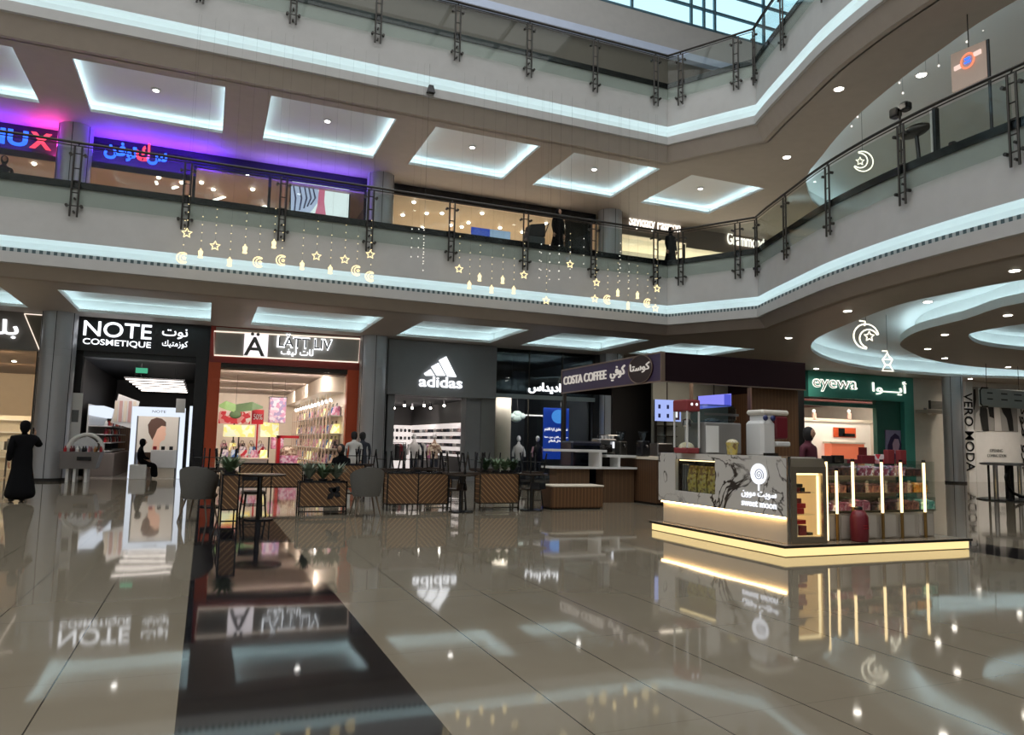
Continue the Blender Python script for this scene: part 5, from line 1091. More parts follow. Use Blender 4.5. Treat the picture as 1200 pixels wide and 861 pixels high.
# ================================================================== SWEETS KIOSK
KX0, KX1, KY0, KY1 = 7.58, 11.35, 8.32, 11.75
k = thing('kiosk', 'marble-fronted sweets kiosk with white balloon logo and glowing plinth', 'kiosk', (KX0, KY0, 0))
PLN = mat('kiosk_deck_stone', (.30,.24,.17), .2)
kid(k, 'deck', PLN, lambda b: b.box(KX0, KY0, .13, KX1, KY1, .16))
kid(k, 'deck_light', WARM, lambda b: b.box(KX0+.03, KY0+.03, .012, KX1-.03, KY1-.03, .125))
kid(k, 'deck_foot', DMETAL, lambda b: b.box(KX0+.06, KY0+.06, 0, KX1-.06, KY1-.06, .012))
kid(k, 'deck_edge', DMETAL, lambda b: (b.box(KX0-.01, KY0-.01, .128, KX1+.01, KY0, .165), b.box(KX0-.01, KY0, .128, KX0, KY1, .165)))
X = 7.75; wy0, wy1, wz0, wz1 = 10.08, 11.2, .75, 1.30
def front(b):
    b.box(X, 8.52, .54, X+.07, wy0, 1.40); b.box(X, wy1, .54, X+.07, 11.72, 1.40); b.box(X, wy0, .54, X+.07, wy1, wz0); b.box(X, wy0, wz1, X+.07, wy1, 1.40)
kid(k, 'marble_front', MARBLE, front)
kid(k, 'corner_panel', MARBLE, lambda b: b.box(X, 8.44, .54, X+.05, 8.52, 1.40))
kid(k, 'lower_panel', mat('lower_beige_panel', (.62,.52,.40), .35), lambda b: b.box(X+.06, 8.5, .165, X+.09, 11.65, .54))
kid(k, 'cove_light', WARMC, lambda b: b.box(X+.012, 8.52, .515, X+.035, 11.65, .535))
kid(k, 'counter_top', mat('kiosk_counter_top', (.5,.47,.43), .2), lambda b: b.box(X+.07, 8.5, 1.36, X+.6, 11.72, 1.40))
kid(k, 'steel_trim', CHROME, lambda b: (b.box(X-.006, 8.42, .165, X+.03, 8.45, 1.40), b.box(X-.004, 8.42, 1.385, X+.05, 8.55, 1.405)))
kid(k, 'niche', MATTE, lambda b: (b.box(X+.42, wy0, wz0, X+.45, wy1, wz1), b.box(X+.07, wy0, wz0-.02, X+.42, wy1, wz0), b.box(X+.07, wy0, wz1, X+.42, wy1, wz1+.02), b.box(X+.07, wy0-.02, wz0, X+.42, wy0, wz1), b.box(X+.07, wy1, wz0, X+.42, wy1+.02, wz1)))
kid(k, 'niche_fill', WARMB, lambda b: b.box(X+.08, wy0+.02, wz1-.03, X+.11, wy1-.02, wz1-.012))  # glowing strip added inside the niche to brighten the snack bags
kid(k, 'niche_glass', CLEAR, lambda b: b.box(X+.02, wy0, wz0, X+.03, wy1, wz1))
kid(k, 'back_counter', mat('kiosk_back_counter', (.25,.2,.16), .4), lambda b: (b.box(X+.7, 11.2, .165, 11.1, 11.7, 1.3), b.box(8.6, 10.1, .165, 10.9, 10.5, 1.36)))
# logo: balloon disc with spiral, Arabic and Latin lettering
LW = lamp_mat('backlit_white', (.90,.93,1), 1.25); LG = mat('spiral_grey', (.25,.27,.36), .5)
def yz(y, z, d=.0): return (X-.012-d, y, z)
cy_, cz_ = 9.03, 1.13
kid(k, 'logo_balloon', LW, lambda b: b.loft([[(X-.004, cy_+.17*math.cos(a), cz_+.155*math.sin(a)) for a in [2*PI*i/28 for i in range(28)]], [(X-.018, cy_+.17*math.cos(a), cz_+.155*math.sin(a)) for a in [2*PI*i/28 for i in range(28)]]]))
kid(k, 'logo_spiral', LG, lambda b: b.tube([(X-.021, cy_-.02+.012*.9*j*.25*math.cos(j*.42), cz_-.01+.012*.8*j*.25*math.sin(j*.42)) for j in range(2, 40)], .0065, 5))
kid(k, 'logo_stem', LW, lambda b: b.box(X-.015, cy_-.012, cz_-.25, X-.004, cy_+.012, cz_-.15))
text('sign_lettering', arabic('سويت موون'), (X-.004, 9.42, .76), .76, .11, LW, k, u=NX, v=UP, depth=.012, bold=.01)
text('sign_lettering', 'sweet moon', (X-.004, 9.42, .635), .76, .085, LW, k, u=NX, v=UP, depth=.012, bold=.012)
POPC = speck_mat('popcorn_bags', [(.55,.42,.10),(.40,.30,.07),(.22,.13,.05),(.48,.40,.16)], 22)
for i in range(3):
    y = 10.30+.28*i; o = MB().loft([[(X+.12,y-.11,wz0),(X+.3,y-.11,wz0),(X+.3,y+.11,wz0),(X+.12,y+.11,wz0)], [(X+.1,y-.125,wz0+.2),(X+.32,y-.125,wz0+.2),(X+.32,y+.125,wz0+.2),(X+.1,y+.125,wz0+.2)], [(X+.14,y-.1,wz0+.44),(X+.28,y-.1,wz0+.44),(X+.28,y+.1,wz0+.44),(X+.14,y+.1,wz0+.44)]]).build('snack_bag', POPC, origin=(X+.2, y, wz0))
    tag(o, '%s yellow snack bag from the right behind the marble front window' % ORD[i], 'snack bag', 'snack bags in the kiosk window')
for i in range(3):
    y = 11.0+.075*i; o = MB().rbox(X+.12, y-.028, wz0, X+.32, y+.028, wz0+.46, .008).build('slim_tin', METAL, origin=(X+.2, y, wz0)); tag(o, '%s slim grey tin from the right at the left end of the kiosk window' % ORD[i], 'tin', 'slim tins in the kiosk window')
# corner vitrine
VY = 8.42; v_ = thing('display_cabinet', 'warm lit corner showcase holding red gift boxes, beside the marble counter', 'display cabinet', (8.12, VY, .16))
CH2 = mat('champagne_metal', (.42,.36,.28), .25, .8)
kid(v_, 'frame', CH2, lambda b: (b.box(7.80,VY,.165,7.9,VY+.06,1.26), b.box(8.39,VY,.165,8.46,VY+.06,1.26), b.box(7.9,VY,1.17,8.39,VY+.06,1.26), b.box(7.9,VY,.165,8.39,VY+.06,.26)))
kid(v_, 'hood', CH2, lambda b: b.loft([[(7.80,VY,1.26),(8.46,VY,1.26),(8.46,VY+.6,1.26),(7.80,VY+.6,1.26)], [(7.82,VY+.03,1.38),(8.44,VY+.03,1.38),(8.44,VY+.58,1.38),(7.82,VY+.58,1.38)]]))
vi_ = kid(v_, 'interior', mat('cream_interior', (.8,.62,.36), .5, emit=(1,.66,.28), es=.35), lambda b: (b.box(7.84,VY+.5,.165,8.44,VY+.55,1.26), b.box(7.83,VY+.06,.165,7.86,VY+.5,1.26), b.box(8.41,VY+.06,.165,8.44,VY+.5,1.26), b.box(7.86,VY+.06,.24,8.41,VY+.5,.262)))
kid(vi_, 'light_strip', WARMB, lambda b: (b.box(7.92,VY+.07,1.14,8.38,VY+.1,1.165), b.box(8.36,VY+.07,.28,8.385,VY+.095,1.13)))
kid(v_, 'edge_light', WARMB, lambda b: b.box(8.468,VY,.2,8.488,VY+.03,1.34))
for z in (.56, .88): kid(v_, 'glass_shelf', CLEAR, lambda b: b.box(7.87,VY+.1,z,8.33,VY+.48,z+.012))
for z in (.88,): kid(v_, 'shelf_edge', MAROON, lambda b: b.box(7.87,VY+.095,z-.004,8.25,VY+.1,z+.016))
kid(v_, 'glass_door', CLEAR, lambda b: b.box(7.9,VY+.02,.26,8.39,VY+.03,1.17))
BOXES = [(7.95,.894,.07,.06,BLACK),(8.04,.894,.07,.06,MAROON),(8.13,.894,.07,.06,BLACK),(8.0,.958,.16,.05,DMETAL),(7.92,.574,.26,.08,RED),(7.97,.656,.24,.07,RED),(8.06,.728,.07,.07,MAROON),(7.94,.264,.12,.16,CREAM),(8.09,.264,.13,.14,MAROON),(7.97,.426,.24,.06,RED),(8.24,.264,.1,.04,BLACK)]
for i, (x, z, w_, h_, m_) in enumerate(BOXES):
    lv = 'top' if z > .85 else 'middle' if z > .5 else 'bottom'; o = MB().rbox(x, VY+.15, z, x+w_, VY+.33, z+h_, .006).build('gift_box', m_, origin=(x, VY+.15, z))
    tag(o, '%s of the little gift boxes in the warm corner showcase, %s shelf' % (ORD[i], lv), 'gift box', 'gift boxes in the corner showcase')
# tiers of candy bins with glowing poles
rk = thing('candy_rack', 'three-tier clear candy rack with glowing poles on the kiosk deck', 'display rack', (10, 8.7, .16))
XR0, XR1 = 8.52, 11.0; YR = 8.62
TIER = [(.62, 8.64), (.88, 8.76), (1.14, 8.88)]
kid(rk, 'base_cabinet', mat('base_putty', (.44,.39,.33), .4), lambda b: b.box(XR0+.02, YR+.06, .165, XR1-.02, YR+.75, .56)); 
for i in range(6): kid(rk, 'cabinet_door', mat('door_putty', (.50,.45,.39), .4) if i == 0 else MATS['door_putty'], lambda b: b.box(XR0+.05+i*.41, YR+.04, .19, XR0+.36+i*.41, YR+.06, .52))
for z, y in TIER: kid(rk, 'shelf', GLASS, lambda b: b.box(XR0, y-.02, z-.035, XR1, y+.42, z-.022)); kid(rk, 'ledge_light', mat('ledge_lit', (.7,.55,.35), .4, emit=(1,.7,.35), es=.25), lambda b: b.box(XR0, y+.4, z-.03, XR1, y+.42, z-.0))
kid(rk, 'side_panel', GLASS, lambda b: b.box(XR1+.005, YR+.05, .56, XR1+.015, YR+.75, 1.36)); kid(rk, 'back_panel', mat('tan_back', (.35,.28,.2), .5), lambda b: b.box(XR0, YR+.78, .165, XR1, YR+.8, 1.2))
for i, x in enumerate((8.86, 9.19, 9.79, 10.20, 10.71)):
    pl_ = kid(rk, 'light_pole', WARMB, lambda b: b.cyl((x,YR,.56 if i != 1 else .66), (x,YR,1.34 if i else 1.2), .021, n=10)); kid(pl_, 'pole_cap', BLACK, lambda b: b.cyl((x,YR,1.342 if i else 1.202), (x,YR,1.385 if i else 1.24), .027, n=10))
    kid(pl_, 'pole_foot', mat('brass', (.32,.20,.07), .3, .9) if i == 0 else MATS['brass'], lambda b: b.cyl((x,YR,.165), (x,YR,.558 if i != 1 else .658), .024, n=10))
CANDY = [speck_mat('candy_mix_%d' % i, c_, 26, .35) for i, c_ in enumerate(([(.07,.04,.04),(.20,.08,.06),(.10,.05,.06)], [(.85,.32,.06),(.9,.5,.15),(.6,.2,.04)], [(.65,.18,.22),(.8,.42,.42),(.45,.08,.13)], [(.2,.55,.42),(.5,.75,.62),(.12,.32,.26)], [(.34,.13,.1),(.55,.24,.15),(.18,.07,.06)], [(.42,.48,.42),(.22,.3,.3),(.65,.6,.52)], [(.28,.06,.12),(.7,.6,.7),(.4,.1,.2)]))]
PICK = [[6,2,2,0,0,4,3],[1,4,0,4,0,4,1],[5,0,0,6,6,6,0]]
for r, (z, y) in enumerate(TIER):
    for i in range(7):
        x = XR0+.02+i*.352
        t = thing('candy_bin', '%s candy bin from the left on the %s tier of the candy rack' % (ORD[i], ['bottom','middle','top'][r]), 'candy bin', (x+.16, y+.15, z-.02), 'candy bins on the rack')
        kid(t, 'clear_box', CLEAR, lambda b: (b.box(x,y,z-.02,x+.335,y+.004,z+.17), b.box(x,y+.34,z-.02,x+.335,y+.344,z+.17), b.box(x,y+.006,z-.02,x+.004,y+.338,z+.17), b.box(x+.331,y+.006,z-.02,x+.335,y+.338,z+.17)))
        cb = MB(); h_ = .07+.05*random.random()
        n_ = 6; top = [[(x+.012+.31*i_/n_, y+.012+.315*j_/n_, z+h_+.035*random.random()*(1 if 0 < i_ < n_ and 0 < j_ < n_ else .3)) for i_ in range(n_+1)] for j_ in range(n_+1)]
        cb.box(x+.012, y+.012, z-.018, x+.322, y+.327, z+h_-.004)
        for j_ in range(n_):
            for i_ in range(n_): cb.add([top[j_][i_], top[j_][i_+1], top[j_+1][i_+1], top[j_+1][i_]], [(0,1,2,3)])
        c_ = cb.build('candy_fill', CANDY[PICK[r][i]], t); c_['kind'] = 'stuff'
BX = [(8.95,.12,.10,DMETAL),(9.30,.14,.12,MATTE),(9.50,.2,.13,BLACK),(9.85,.14,.07,MAROON),(10.08,.3,.14,MAROON),(10.45,.14,.16,PAT[4]),(10.68,.15,.24,ROSE),(10.96,.15,.24,ROSE),(9.0,.1,.07,PAT[3])]
for i, (x, w_, h_, m_) in enumerate(BX[:8]):
    o = MB().rbox(x, 9.26, 1.30, x+w_, 9.36, 1.30+h_, .008).build('candy_box', m_, origin=(x, 9.26, 1.30)); tag(o, '%s box from the left standing along the top of the candy rack' % ORD[i], 'box', 'boxes on top of the candy rack')
kid(rk, 'top_shelf', CLEAR, lambda b: b.box(8.52, 9.2, 1.285, 11.2, 9.42, 1.299)); kid(rk, 'top_shelf_support', METAL, lambda b: (b.box(8.54,9.42,.165,8.57,9.45,1.3), b.box(11.17,9.42,.165,11.2,9.45,1.3)))
t = thing('waste_bin', 'dark red cylindrical bottle-shaped bin in front of the candy rack', 'bin', (9.17, 8.5, .166)); kid(t, 'body', MATS['maroon_paint'], lambda b: b.lathe([(.12,0),(.13,.02),(.13,.36),(.09,.44),(.05,.46)], (9.17,8.5,.166), 24), True); kid(t, 'lid', BLACK, lambda b: b.lathe([(.05,.461),(.05,.5),(.03,.51)], (9.17,8.5,.166), 16)); kid(t, 'label_print', RED, lambda b: (b.box(9.11,8.365,.40,9.2,8.369,.41), b.box(9.11,8.365,.36,9.22,8.369,.37)))
# machines behind the marble counter
def at_counter(px, Y, z0=1.40): return aY(px, 530, Y).x
Yk = 10.6
x0_, x1_ = aY(805,500,Yk).x, aY(819,500,Yk).x; zt = aY(810,468,Yk).z
t = thing('popcorn_machine', 'tall glass popcorn machine with red top and white corner posts', 'popcorn machine', ((x0_+x1_)/2, Yk, 1.4)); X0, X1 = x0_, x1_+.02
kid(t, 'base', ROSE, lambda b: b.rbox(X0,Yk,1.402,X1,Yk+.4,1.5)); kid(t, 'roof', ROSE, lambda b: b.rbox(X0-.01,Yk-.01,zt-.2,X1+.01,Yk+.41,zt)); kid(t, 'glass', CLEAR, lambda b: b.box(X0+.02,Yk+.01,1.5,X1-.02,Yk+.39,zt-.2))
for xx in (X0, X1-.025):
    for yy in (Yk, Yk+.37): kid(t, 'corner_post', WPANEL, lambda b: b.box(xx,yy,1.5,xx+.025,yy+.025,zt-.2))
kid(t, 'kettle', CHROME, lambda b: b.lathe([(.05,0),(.08,.03),(.08,.12),(.03,.15)], ((X0+X1)/2,Yk+.2,1.85), 14)); kid(t, 'roof_lettering', LW, lambda b: (b.ell(((X0+X1)/2-.04,Yk-.015,zt-.08),(.025,.006,.025),8,6), b.ell(((X0+X1)/2+.06,Yk-.015,zt-.08),(.025,.006,.025),8,6)))
pc = MB().ell(((X0+X1)/2,Yk+.2,1.5), (.13,.15,.1), 14, 8).build('popcorn', speck_mat('popcorn', [(.7,.65,.5),(.6,.5,.3)], 40), t); pc['kind'] = 'stuff'
X0, X1 = aY(820,510,Yk).x+.04, aY(856,510,Yk).x+.06; za, zb = aY(838,495,Yk).z, aY(838,474,Yk).z
t = thing('candyfloss_machine', 'boxy grey machine with white side panel and clear dome, behind the marble counter', 'machine', (X0, Yk, 1.4))
kid(t, 'body', mat('machine_grey', (.22,.21,.20), .35), lambda b: b.rbox(X0,Yk-.1,1.402,X1+.1,Yk+.4,za)); kid(t, 'white_panel', WPANEL, lambda b: b.box(X0+.01,Yk-.115,1.43,X0+.27,Yk-.1,za-.06))
kid(t, 'dome', glass_mat('blue_tinted_dome', (.55,.68,.75), 1.5), lambda b: b.rbox(X0,Yk-.08,za,X1+.05,Yk+.38,zb,.06)); kid(t, 'dome_band', METAL, lambda b: b.box(X0-.005,Yk-.085,za+.12,X1+.055,Yk-.078,za+.16)); kid(t, 'spinner', CHROME, lambda b: b.lathe([(.15,0),(.17,.03),(.04,.08)], ((X0+X1)/2,Yk+.15,za+.002), 20))
p = aY(847, 520, 10.2); t = thing('popcorn_tub', 'amber tub of popcorn standing on the marble counter', 'tub', (p.x, 10.2, 1.4)); kid(t, 'tub', POPC, lambda b: b.lathe([(.08,0),(.1,.15),(.11,.2)], (8.2,10.2,1.402), 16)); kid(t, 'popcorn', MATS['popcorn'], lambda b: b.ell((8.2,10.2,1.6), (.1,.1,.06), 12, 6))
Yi = 10.15; X0, X1 = aY(893,510,Yi).x, aY(927,510,Yi).x; t = thing('ice_cream_machine', 'white twin soft-serve machine with dark red side and round knobs', 'ice cream machine', ((X0+X1)/2, Yi, 1.36)); z_ = lambda y: aY(905, y, Yi).z
xm = aY(910,510,Yi).x
ib_ = kid(t, 'body', WPANEL, lambda b: (b.rbox(X0,Yi,1.362,xm,Yi+.45,z_(493),.05),)); kid(t, 'arm_shelf', WPANEL, lambda b: b.rbox(xm,Yi,z_(523),X1,Yi+.42,z_(517),.02)); kid(t, 'top', mat('cream_plastic', (.75,.70,.62), .3), lambda b: b.rbox(X0+.03,Yi+.02,z_(486),X1,Yi+.45,z_(480),.03)); kid(t, 'red_hopper', MAROON, lambda b: b.rbox(xm+.01,Yi+.03,z_(514),X1-.02,Yi+.44,z_(487),.03)); kid(t, 'neck', WPANEL, lambda b: b.box(X0+.08,Yi+.05,z_(493),xm-.02,Yi+.4,z_(486)))
for dx in (.06, .22): kid(ib_, 'knob', mat('navy_knob', (.02,.03,.12), .3) if dx < .1 else MATS['navy_knob'], lambda b: b.ell((X0+dx, Yi-.02, z_(490)), (.05,.035,.05), 10, 8))
kid(ib_, 'drip_tray', DMETAL, lambda b: b.box(X0+.02,Yi-.06,1.362,xm-.02,Yi-.003,1.44))
p = aY(950, 545, 10.9); figure('person with black hair and dark red top working behind the sweets kiosk', (p.x, 10.95, .165), .3, 'stand', mat('dark_rose_top', (.10,.015,.03), .8), robe=False, hair=MATTE)
o = MB().box(8.9,10.6,1.362,9.02,10.9,1.55).build('tissue_box', WPANEL, origin=(8.96,10.75,1.36)) if False else None

# ================================================================== COFFEE KIOSK
CXa, CYa, CYb, CXb = 10.9, 16.37, 22.25, 15.75
ck = thing('coffee_kiosk', 'aubergine-roofed coffee kiosk with purple COSTA COFFEE side sign', 'kiosk', (CXa, CYa, 0))
kid(ck, 'canopy_side', PURPLE, lambda b: b.box(CXa, CYa+.02, 3.22, CXa+.12, CYb, 3.96)); kid(ck, 'canopy_front', AUBER, lambda b: b.box(CXa+.12, CYa, 3.22, CXb, CYa+.12, 3.98)); kid(ck, 'canopy_back', AUBER, lambda b: b.box(CXa+.12, CYb-.1, 3.22, CXb, CYb, 3.96)); kid(ck, 'canopy_right', AUBER, lambda b: b.box(CXb-.12, CYa+.12, 3.22, CXb, CYb-.1, 3.96))
kid(ck, 'canopy_roof', AUBER, lambda b: b.box(CXa+.12, CYa+.12, 3.86, CXb-.12, CYb-.1, 3.92)); BR = mat('bronze_edge', (.26,.19,.15), .35, .5)
kid(ck, 'edge_trim', BR, lambda b: (b.box(CXa-.02, CYa-.02, 3.19, CXa+.0, CYb, 3.23), b.box(CXa-.02, CYa-.02, 3.95, CXa, CYb, 3.99), b.box(CXa-.03, CYa-.03, 3.19, CXa+.10, CYa, 3.99), b.box(CXa-.02, CYb-.04, 3.19, CXa, CYb, 3.99), b.box(CXa+.1, CYa-.02, 3.19, CXb, CYa, 3.22)))
SC_ = lamp_mat('soft_cream_letter', (.85,.78,.70), .62)
ya, yb = aX(661.5,445,CXa).y, aX(711,436,CXa).y
text('sign_lettering', 'COSTA COFFEE', (CXa-.004, ya, 3.47), ya-yb, .27, SC_, ck, u=NX, v=UP, bold=.004)
ya, yb = aX(716,436,CXa).y, aX(733,432,CXa).y
text('sign_lettering', arabic('كوفي'), (CXa-.004, ya, 3.38), ya-yb, .42, SC_, ck, u=NX, v=UP, bold=.012)
kid(ck, 'logo_disc', mat('dark_logo_disc', (.02,.004,.006), .4), lambda b: b.loft([[(CXa-.03, 17.35+.62*math.cos(a), 3.60+.40*math.sin(a)) for a in [2*PI*i/28 for i in range(28)]], [(CXa-.005, 17.35+.62*math.cos(a), 3.60+.40*math.sin(a)) for a in [2*PI*i/28 for i in range(28)]]]))
kid(ck, 'logo_ring', BR, lambda b: b.tube([(CXa-.035, 17.35+.60*math.cos(2*PI*i/28), 3.60+.385*math.sin(2*PI*i/28)) for i in range(28)], .012, 5, closed=True))
text('logo_lettering', arabic('كوستا'), (CXa-.036, 17.85, 3.50), 1.0, .27, SC_, ck, u=NX, v=UP, depth=.02, bold=.012)
kid(ck, 'column', MATS['slatted_walnut'], lambda b: b.box(14.1, CYa+.3, 0, CXb-.05, CYa+.5, 3.22)); kid(ck, 'side_wall', WOODY, lambda b: b.box(CXb-.15, CYa+.5, 0, CXb-.05, CYb-.3, 3.22))
WD = stripes_mat('walnut_slats_front', (.20,.105,.05), (.12,.06,.028), .12, 0, .85); MATS['x'] = WD
kid(ck, 'wood_screen', WD, lambda b: b.box(14.05, CYa+.26, 0, CXb-.04, CYa+.3, 3.2))
kid(ck, 'back_wall', mat('sage_grey_wall', (.30,.31,.28), .5), lambda b: b.box(12.75, 19.6, 0, CXb-.15, 19.7, 3.86)); kid(ck, 'dark_back_wall', MATTE, lambda b: b.box(11.9, 20.6, 0, 13.4, 20.7, 3.86))
kid(ck, 'hanging_post', BR, lambda b: b.box(aY(811,450,18.5).x-.04, 18.5, 2.5, aY(811,450,18.5).x+.04, 18.58, 3.86))
kid(ck, 'shelf_grid', DMETAL, lambda b: ([b.box(12.8+i*.35, 19.5, 1.4, 12.83+i*.35, 19.6, 2.95) for i in range(3)], [b.box(12.8, 19.45, 1.5+.32*i, 13.55, 19.6, 1.53+.32*i) for i in range(5)]))
kid(ck, 'counter', WOODY, lambda b: b.box(CXa, CYa+.2, .05, CXa+.6, 19.4, 1.17)); kid(ck, 'counter_top', CREAM, lambda b: b.box(CXa-.03, CYa+.15, 1.17, CXa+.68, 19.45, 1.24)); kid(ck, 'counter_plinth', MATTE, lambda b: b.box(CXa+.05, CYa+.25, 0, CXa+.55, 19.35, .05))
kid(ck, 'front_counter', WOODX, lambda b: b.box(CXa+.6, CYa+.2, .0, 14.05, CYa+.7, 1.15))
kid(ck, 'canopy_post', DMETAL, lambda b: (b.box(CXa+.02, CYb-.14, 0, CXa+.12, CYb-.04, 3.22),))
for i, (px, w_, m_) in enumerate(((660,.0,0),)): pass
for i, (a_, b_, lab, Y) in enumerate((((768,468.5),(798,493.5),'pale blue menu screen with drink pictures hanging in the coffee kiosk', 18.9), ((819,465),(857,480),'tilted violet-blue menu screen hanging above the clear dome', 17.2))):
    t = thing('menu_screen', lab, 'screen', tuple(aY((a_[0]+b_[0])/2, b_[1], Y))); k0, k1 = (a_[0]+b_[0])/2, (a_[1]+b_[1])/2
    P0, P1 = aY(a_[0], k1, Y), aY(b_[0], k1, Y); za, zb = aY(k0, b_[1], Y).z, aY(k0, a_[1], Y).z; dz = .0 if i == 0 else .12
    q = [(P0.x,Y,za),(P1.x,Y,za+dz),(P1.x,Y,zb+dz),(P0.x,Y,zb)]
    md_ = kid(t, 'display', lamp_mat('menu_glow_%d' % i, (.42,.52,1) if i == 0 else (.30,.30,1), .95), lambda b: b.loft([q, [(x,y+.03,z) for x,y,z in q]])); kid(t, 'casing', BLACK, lambda b: b.loft([[(x,y+.035,z) for x,y,z in q], [(x,y+.09,z) for x,y,z in q]]))
    kid(t, 'bracket', DMETAL, lambda b: b.cyl(((P0.x+P1.x)/2,Y+.06,zb), ((P0.x+P1.x)/2,Y+.06,3.86), .02))
    if i == 0:
        kid(md_, 'menu_picture', mat('menu_navy', (.02,.03,.14), .4), lambda b: [b.box(P0.x+.1+.3*(j % 2), Y-.008, za+.1+.27*(j//2), P0.x+.18+.3*(j % 2), Y-.002, za+.22+.27*(j//2)) for j in range(4)])
        kid(md_, 'menu_logo_panel', mat('menu_maroon', (.08,.02,.05), .4), lambda b: b.box(P1.x-.28, Y-.008, za+.05, P1.x-.06, Y-.002, zb-.05)); kid(md_, 'menu_cup', LW, lambda b: b.box(P1.x-.2, Y-.014, za+.12, P1.x-.13, Y-.009, za+.36))
    else: kid(md_, 'menu_header', lamp_mat('menu_violet', (.12,.14,.8), .8), lambda b: b.box(P1.x-.25, Y-.008, za+dz, P1.x-.02, Y-.002, zb+dz-.03))
# equipment on the coffee counter
def equip(px, Y, w_, d_, h_, z0, m_, name, lab, cat, extra=None):
    x = aY(px, 530, Y).x; t = thing(name, lab, cat, (x, Y, z0)); kid(t, 'body', m_, lambda b: b.rbox(x-w_/2, Y, z0+.002, x+w_/2, Y+d_, z0+h_, .03))
    if extra: extra(t, x, Y, z0)
    return t
def espresso(t, x, Y, z0):
    kid(t, 'chrome_front', CHROME, lambda b: b.box(x-.3, Y-.05, z0+.08, x+.3, Y-.001, z0+.3)); kid(t, 'lit_panel', LW, lambda b: b.box(x+.1, Y-.06, z0+.2, x+.16, Y-.051, z0+.38))
    for dx in (-.2, .0, .2): kid(t, 'group_head', DMETAL, lambda b: b.cyl((x+dx,Y-.05,z0+.25),(x+dx,Y-.17,z0+.22), .035))
    kid(t, 'cup_rail', CHROME, lambda b: b.tube([(x-.35,Y,z0+.5),(x-.35,Y,z0+.56),(x+.35,Y,z0+.56),(x+.35,Y,z0+.5)], .012))
equip(713, 18.5, .56, .5, .46, 1.24, METAL, 'espresso_machine', 'chrome espresso machine on the coffee kiosk counter', 'coffee machine', espresso)
for i, px in enumerate((707, 711, 715, 719)):
    x = aY(px, 500, 18.75).x; o = MB().lathe([(.03,0),(.045,.09),(.05,.1),(.0405,.1),(.03,.012)], (x,18.8,1.707), 12).build('paper_cup', WPANEL, origin=(x,18.8,1.707)); tag(o, '%s cup from the left on top of the espresso machine' % ORD[i], 'cup', 'cups on the espresso machine')
def grind(t, x, Y, z0): kid(t, 'hopper', SHADE, lambda b: b.lathe([(.06,0),(.13,.22),(.13,.25)], (x,Y+.15,z0+.42), 16)); kid(t, 'spout', BLACK, lambda b: b.cyl((x,Y,z0+.3),(x,Y-.08,z0+.25), .03))
equip(757, 17.2, .26, .3, .42, 1.24, BLACK, 'coffee_grinder', 'black coffee grinder at the right of the coffee counter', 'coffee grinder', grind)
equip(731, 17.9, .24, .3, .40, 1.24, DMETAL, 'coffee_grinder', 'dark grey coffee grinder in the middle of the coffee counter', 'coffee grinder', grind)
equip(696, 19.1, .22, .2, .28, 1.24, mat('copper_box', (.3,.14,.08), .4), 'copper_canister', 'copper-brown canister at the left end of the coffee counter', 'canister', lambda t,x,Y,z0: kid(t,'lid',DMETAL,lambda b: b.lathe([(.1,0),(.1,.03),(.03,.05)], (x,Y+.1,z0+.28), 14)))
equip(780, 18.9, .55, .45, .62, 1.0, METAL, 'blender_station', 'steel blender station with pale jug at the back of the coffee kiosk', 'blender', lambda t,x,Y,z0: (kid(t,'jug',CLEAR,lambda b: b.lathe([(.09,0),(.12,.3)], (x,Y+.2,z0+.62), 14)), kid(t,'stand',WOODY,lambda b: b.box(x-.3,Y-.02,0,x+.3,Y+.5,z0))))
t = thing('wall_unit', 'dark wall cabinet by the wooden screen in the coffee kiosk', 'cabinet', (14.2, 19.3, 1.9)); P0 = aY(866,490,19.3); P1 = aY(888,476,19.3); kid(t, 'body', MATTE, lambda b: b.rbox(P0.x, 19.3, P0.z, P1.x, 19.59, P1.z)); kid(t, 'handle', METAL, lambda b: b.box(P0.x+.1,19.28,P0.z+.05,P0.x+.3,19.295,P0.z+.07))
# pick-up shelf wing and wooden blocks
t = thing('pickup_shelf', 'white-edged open shelf wing at the left end of the coffee counter', 'shelf', (9.4, 17.5, 0))
kid(t, 'upper_board', WPANEL, lambda b: b.box(8.35, 17.5, 1.33, 9.95, 18.1, 1.39)); kid(t, 'lower_board', WPANEL, lambda b: b.box(8.3, 17.45, .89, 10.86, 18.1, .94)); kid(t, 'upper_board', WPANEL, lambda b: b.box(9.95, 17.5, 1.20, 10.86, 18.1, 1.26)); kid(t, 'upright', WPANEL, lambda b: b.box(9.72, 17.5, .94, 9.8, 18.1, 1.33)); kid(t, 'upright', WPANEL, lambda b: b.box(10.3, 17.5, .94, 10.36, 18.1, 1.20))
kid(t, 'base_panel', WOODX, lambda b: b.box(8.5, 17.55, 0, 9.45, 18.0, .89)); kid(t, 'base_panel', WOODX, lambda b: b.box(9.9, 17.6, 0, 10.86, 18.0, .89)); kid(t, 'dark_niche', MATTE, lambda b: b.box(9.8, 17.95, .94, 10.3, 18.05, 1.2))
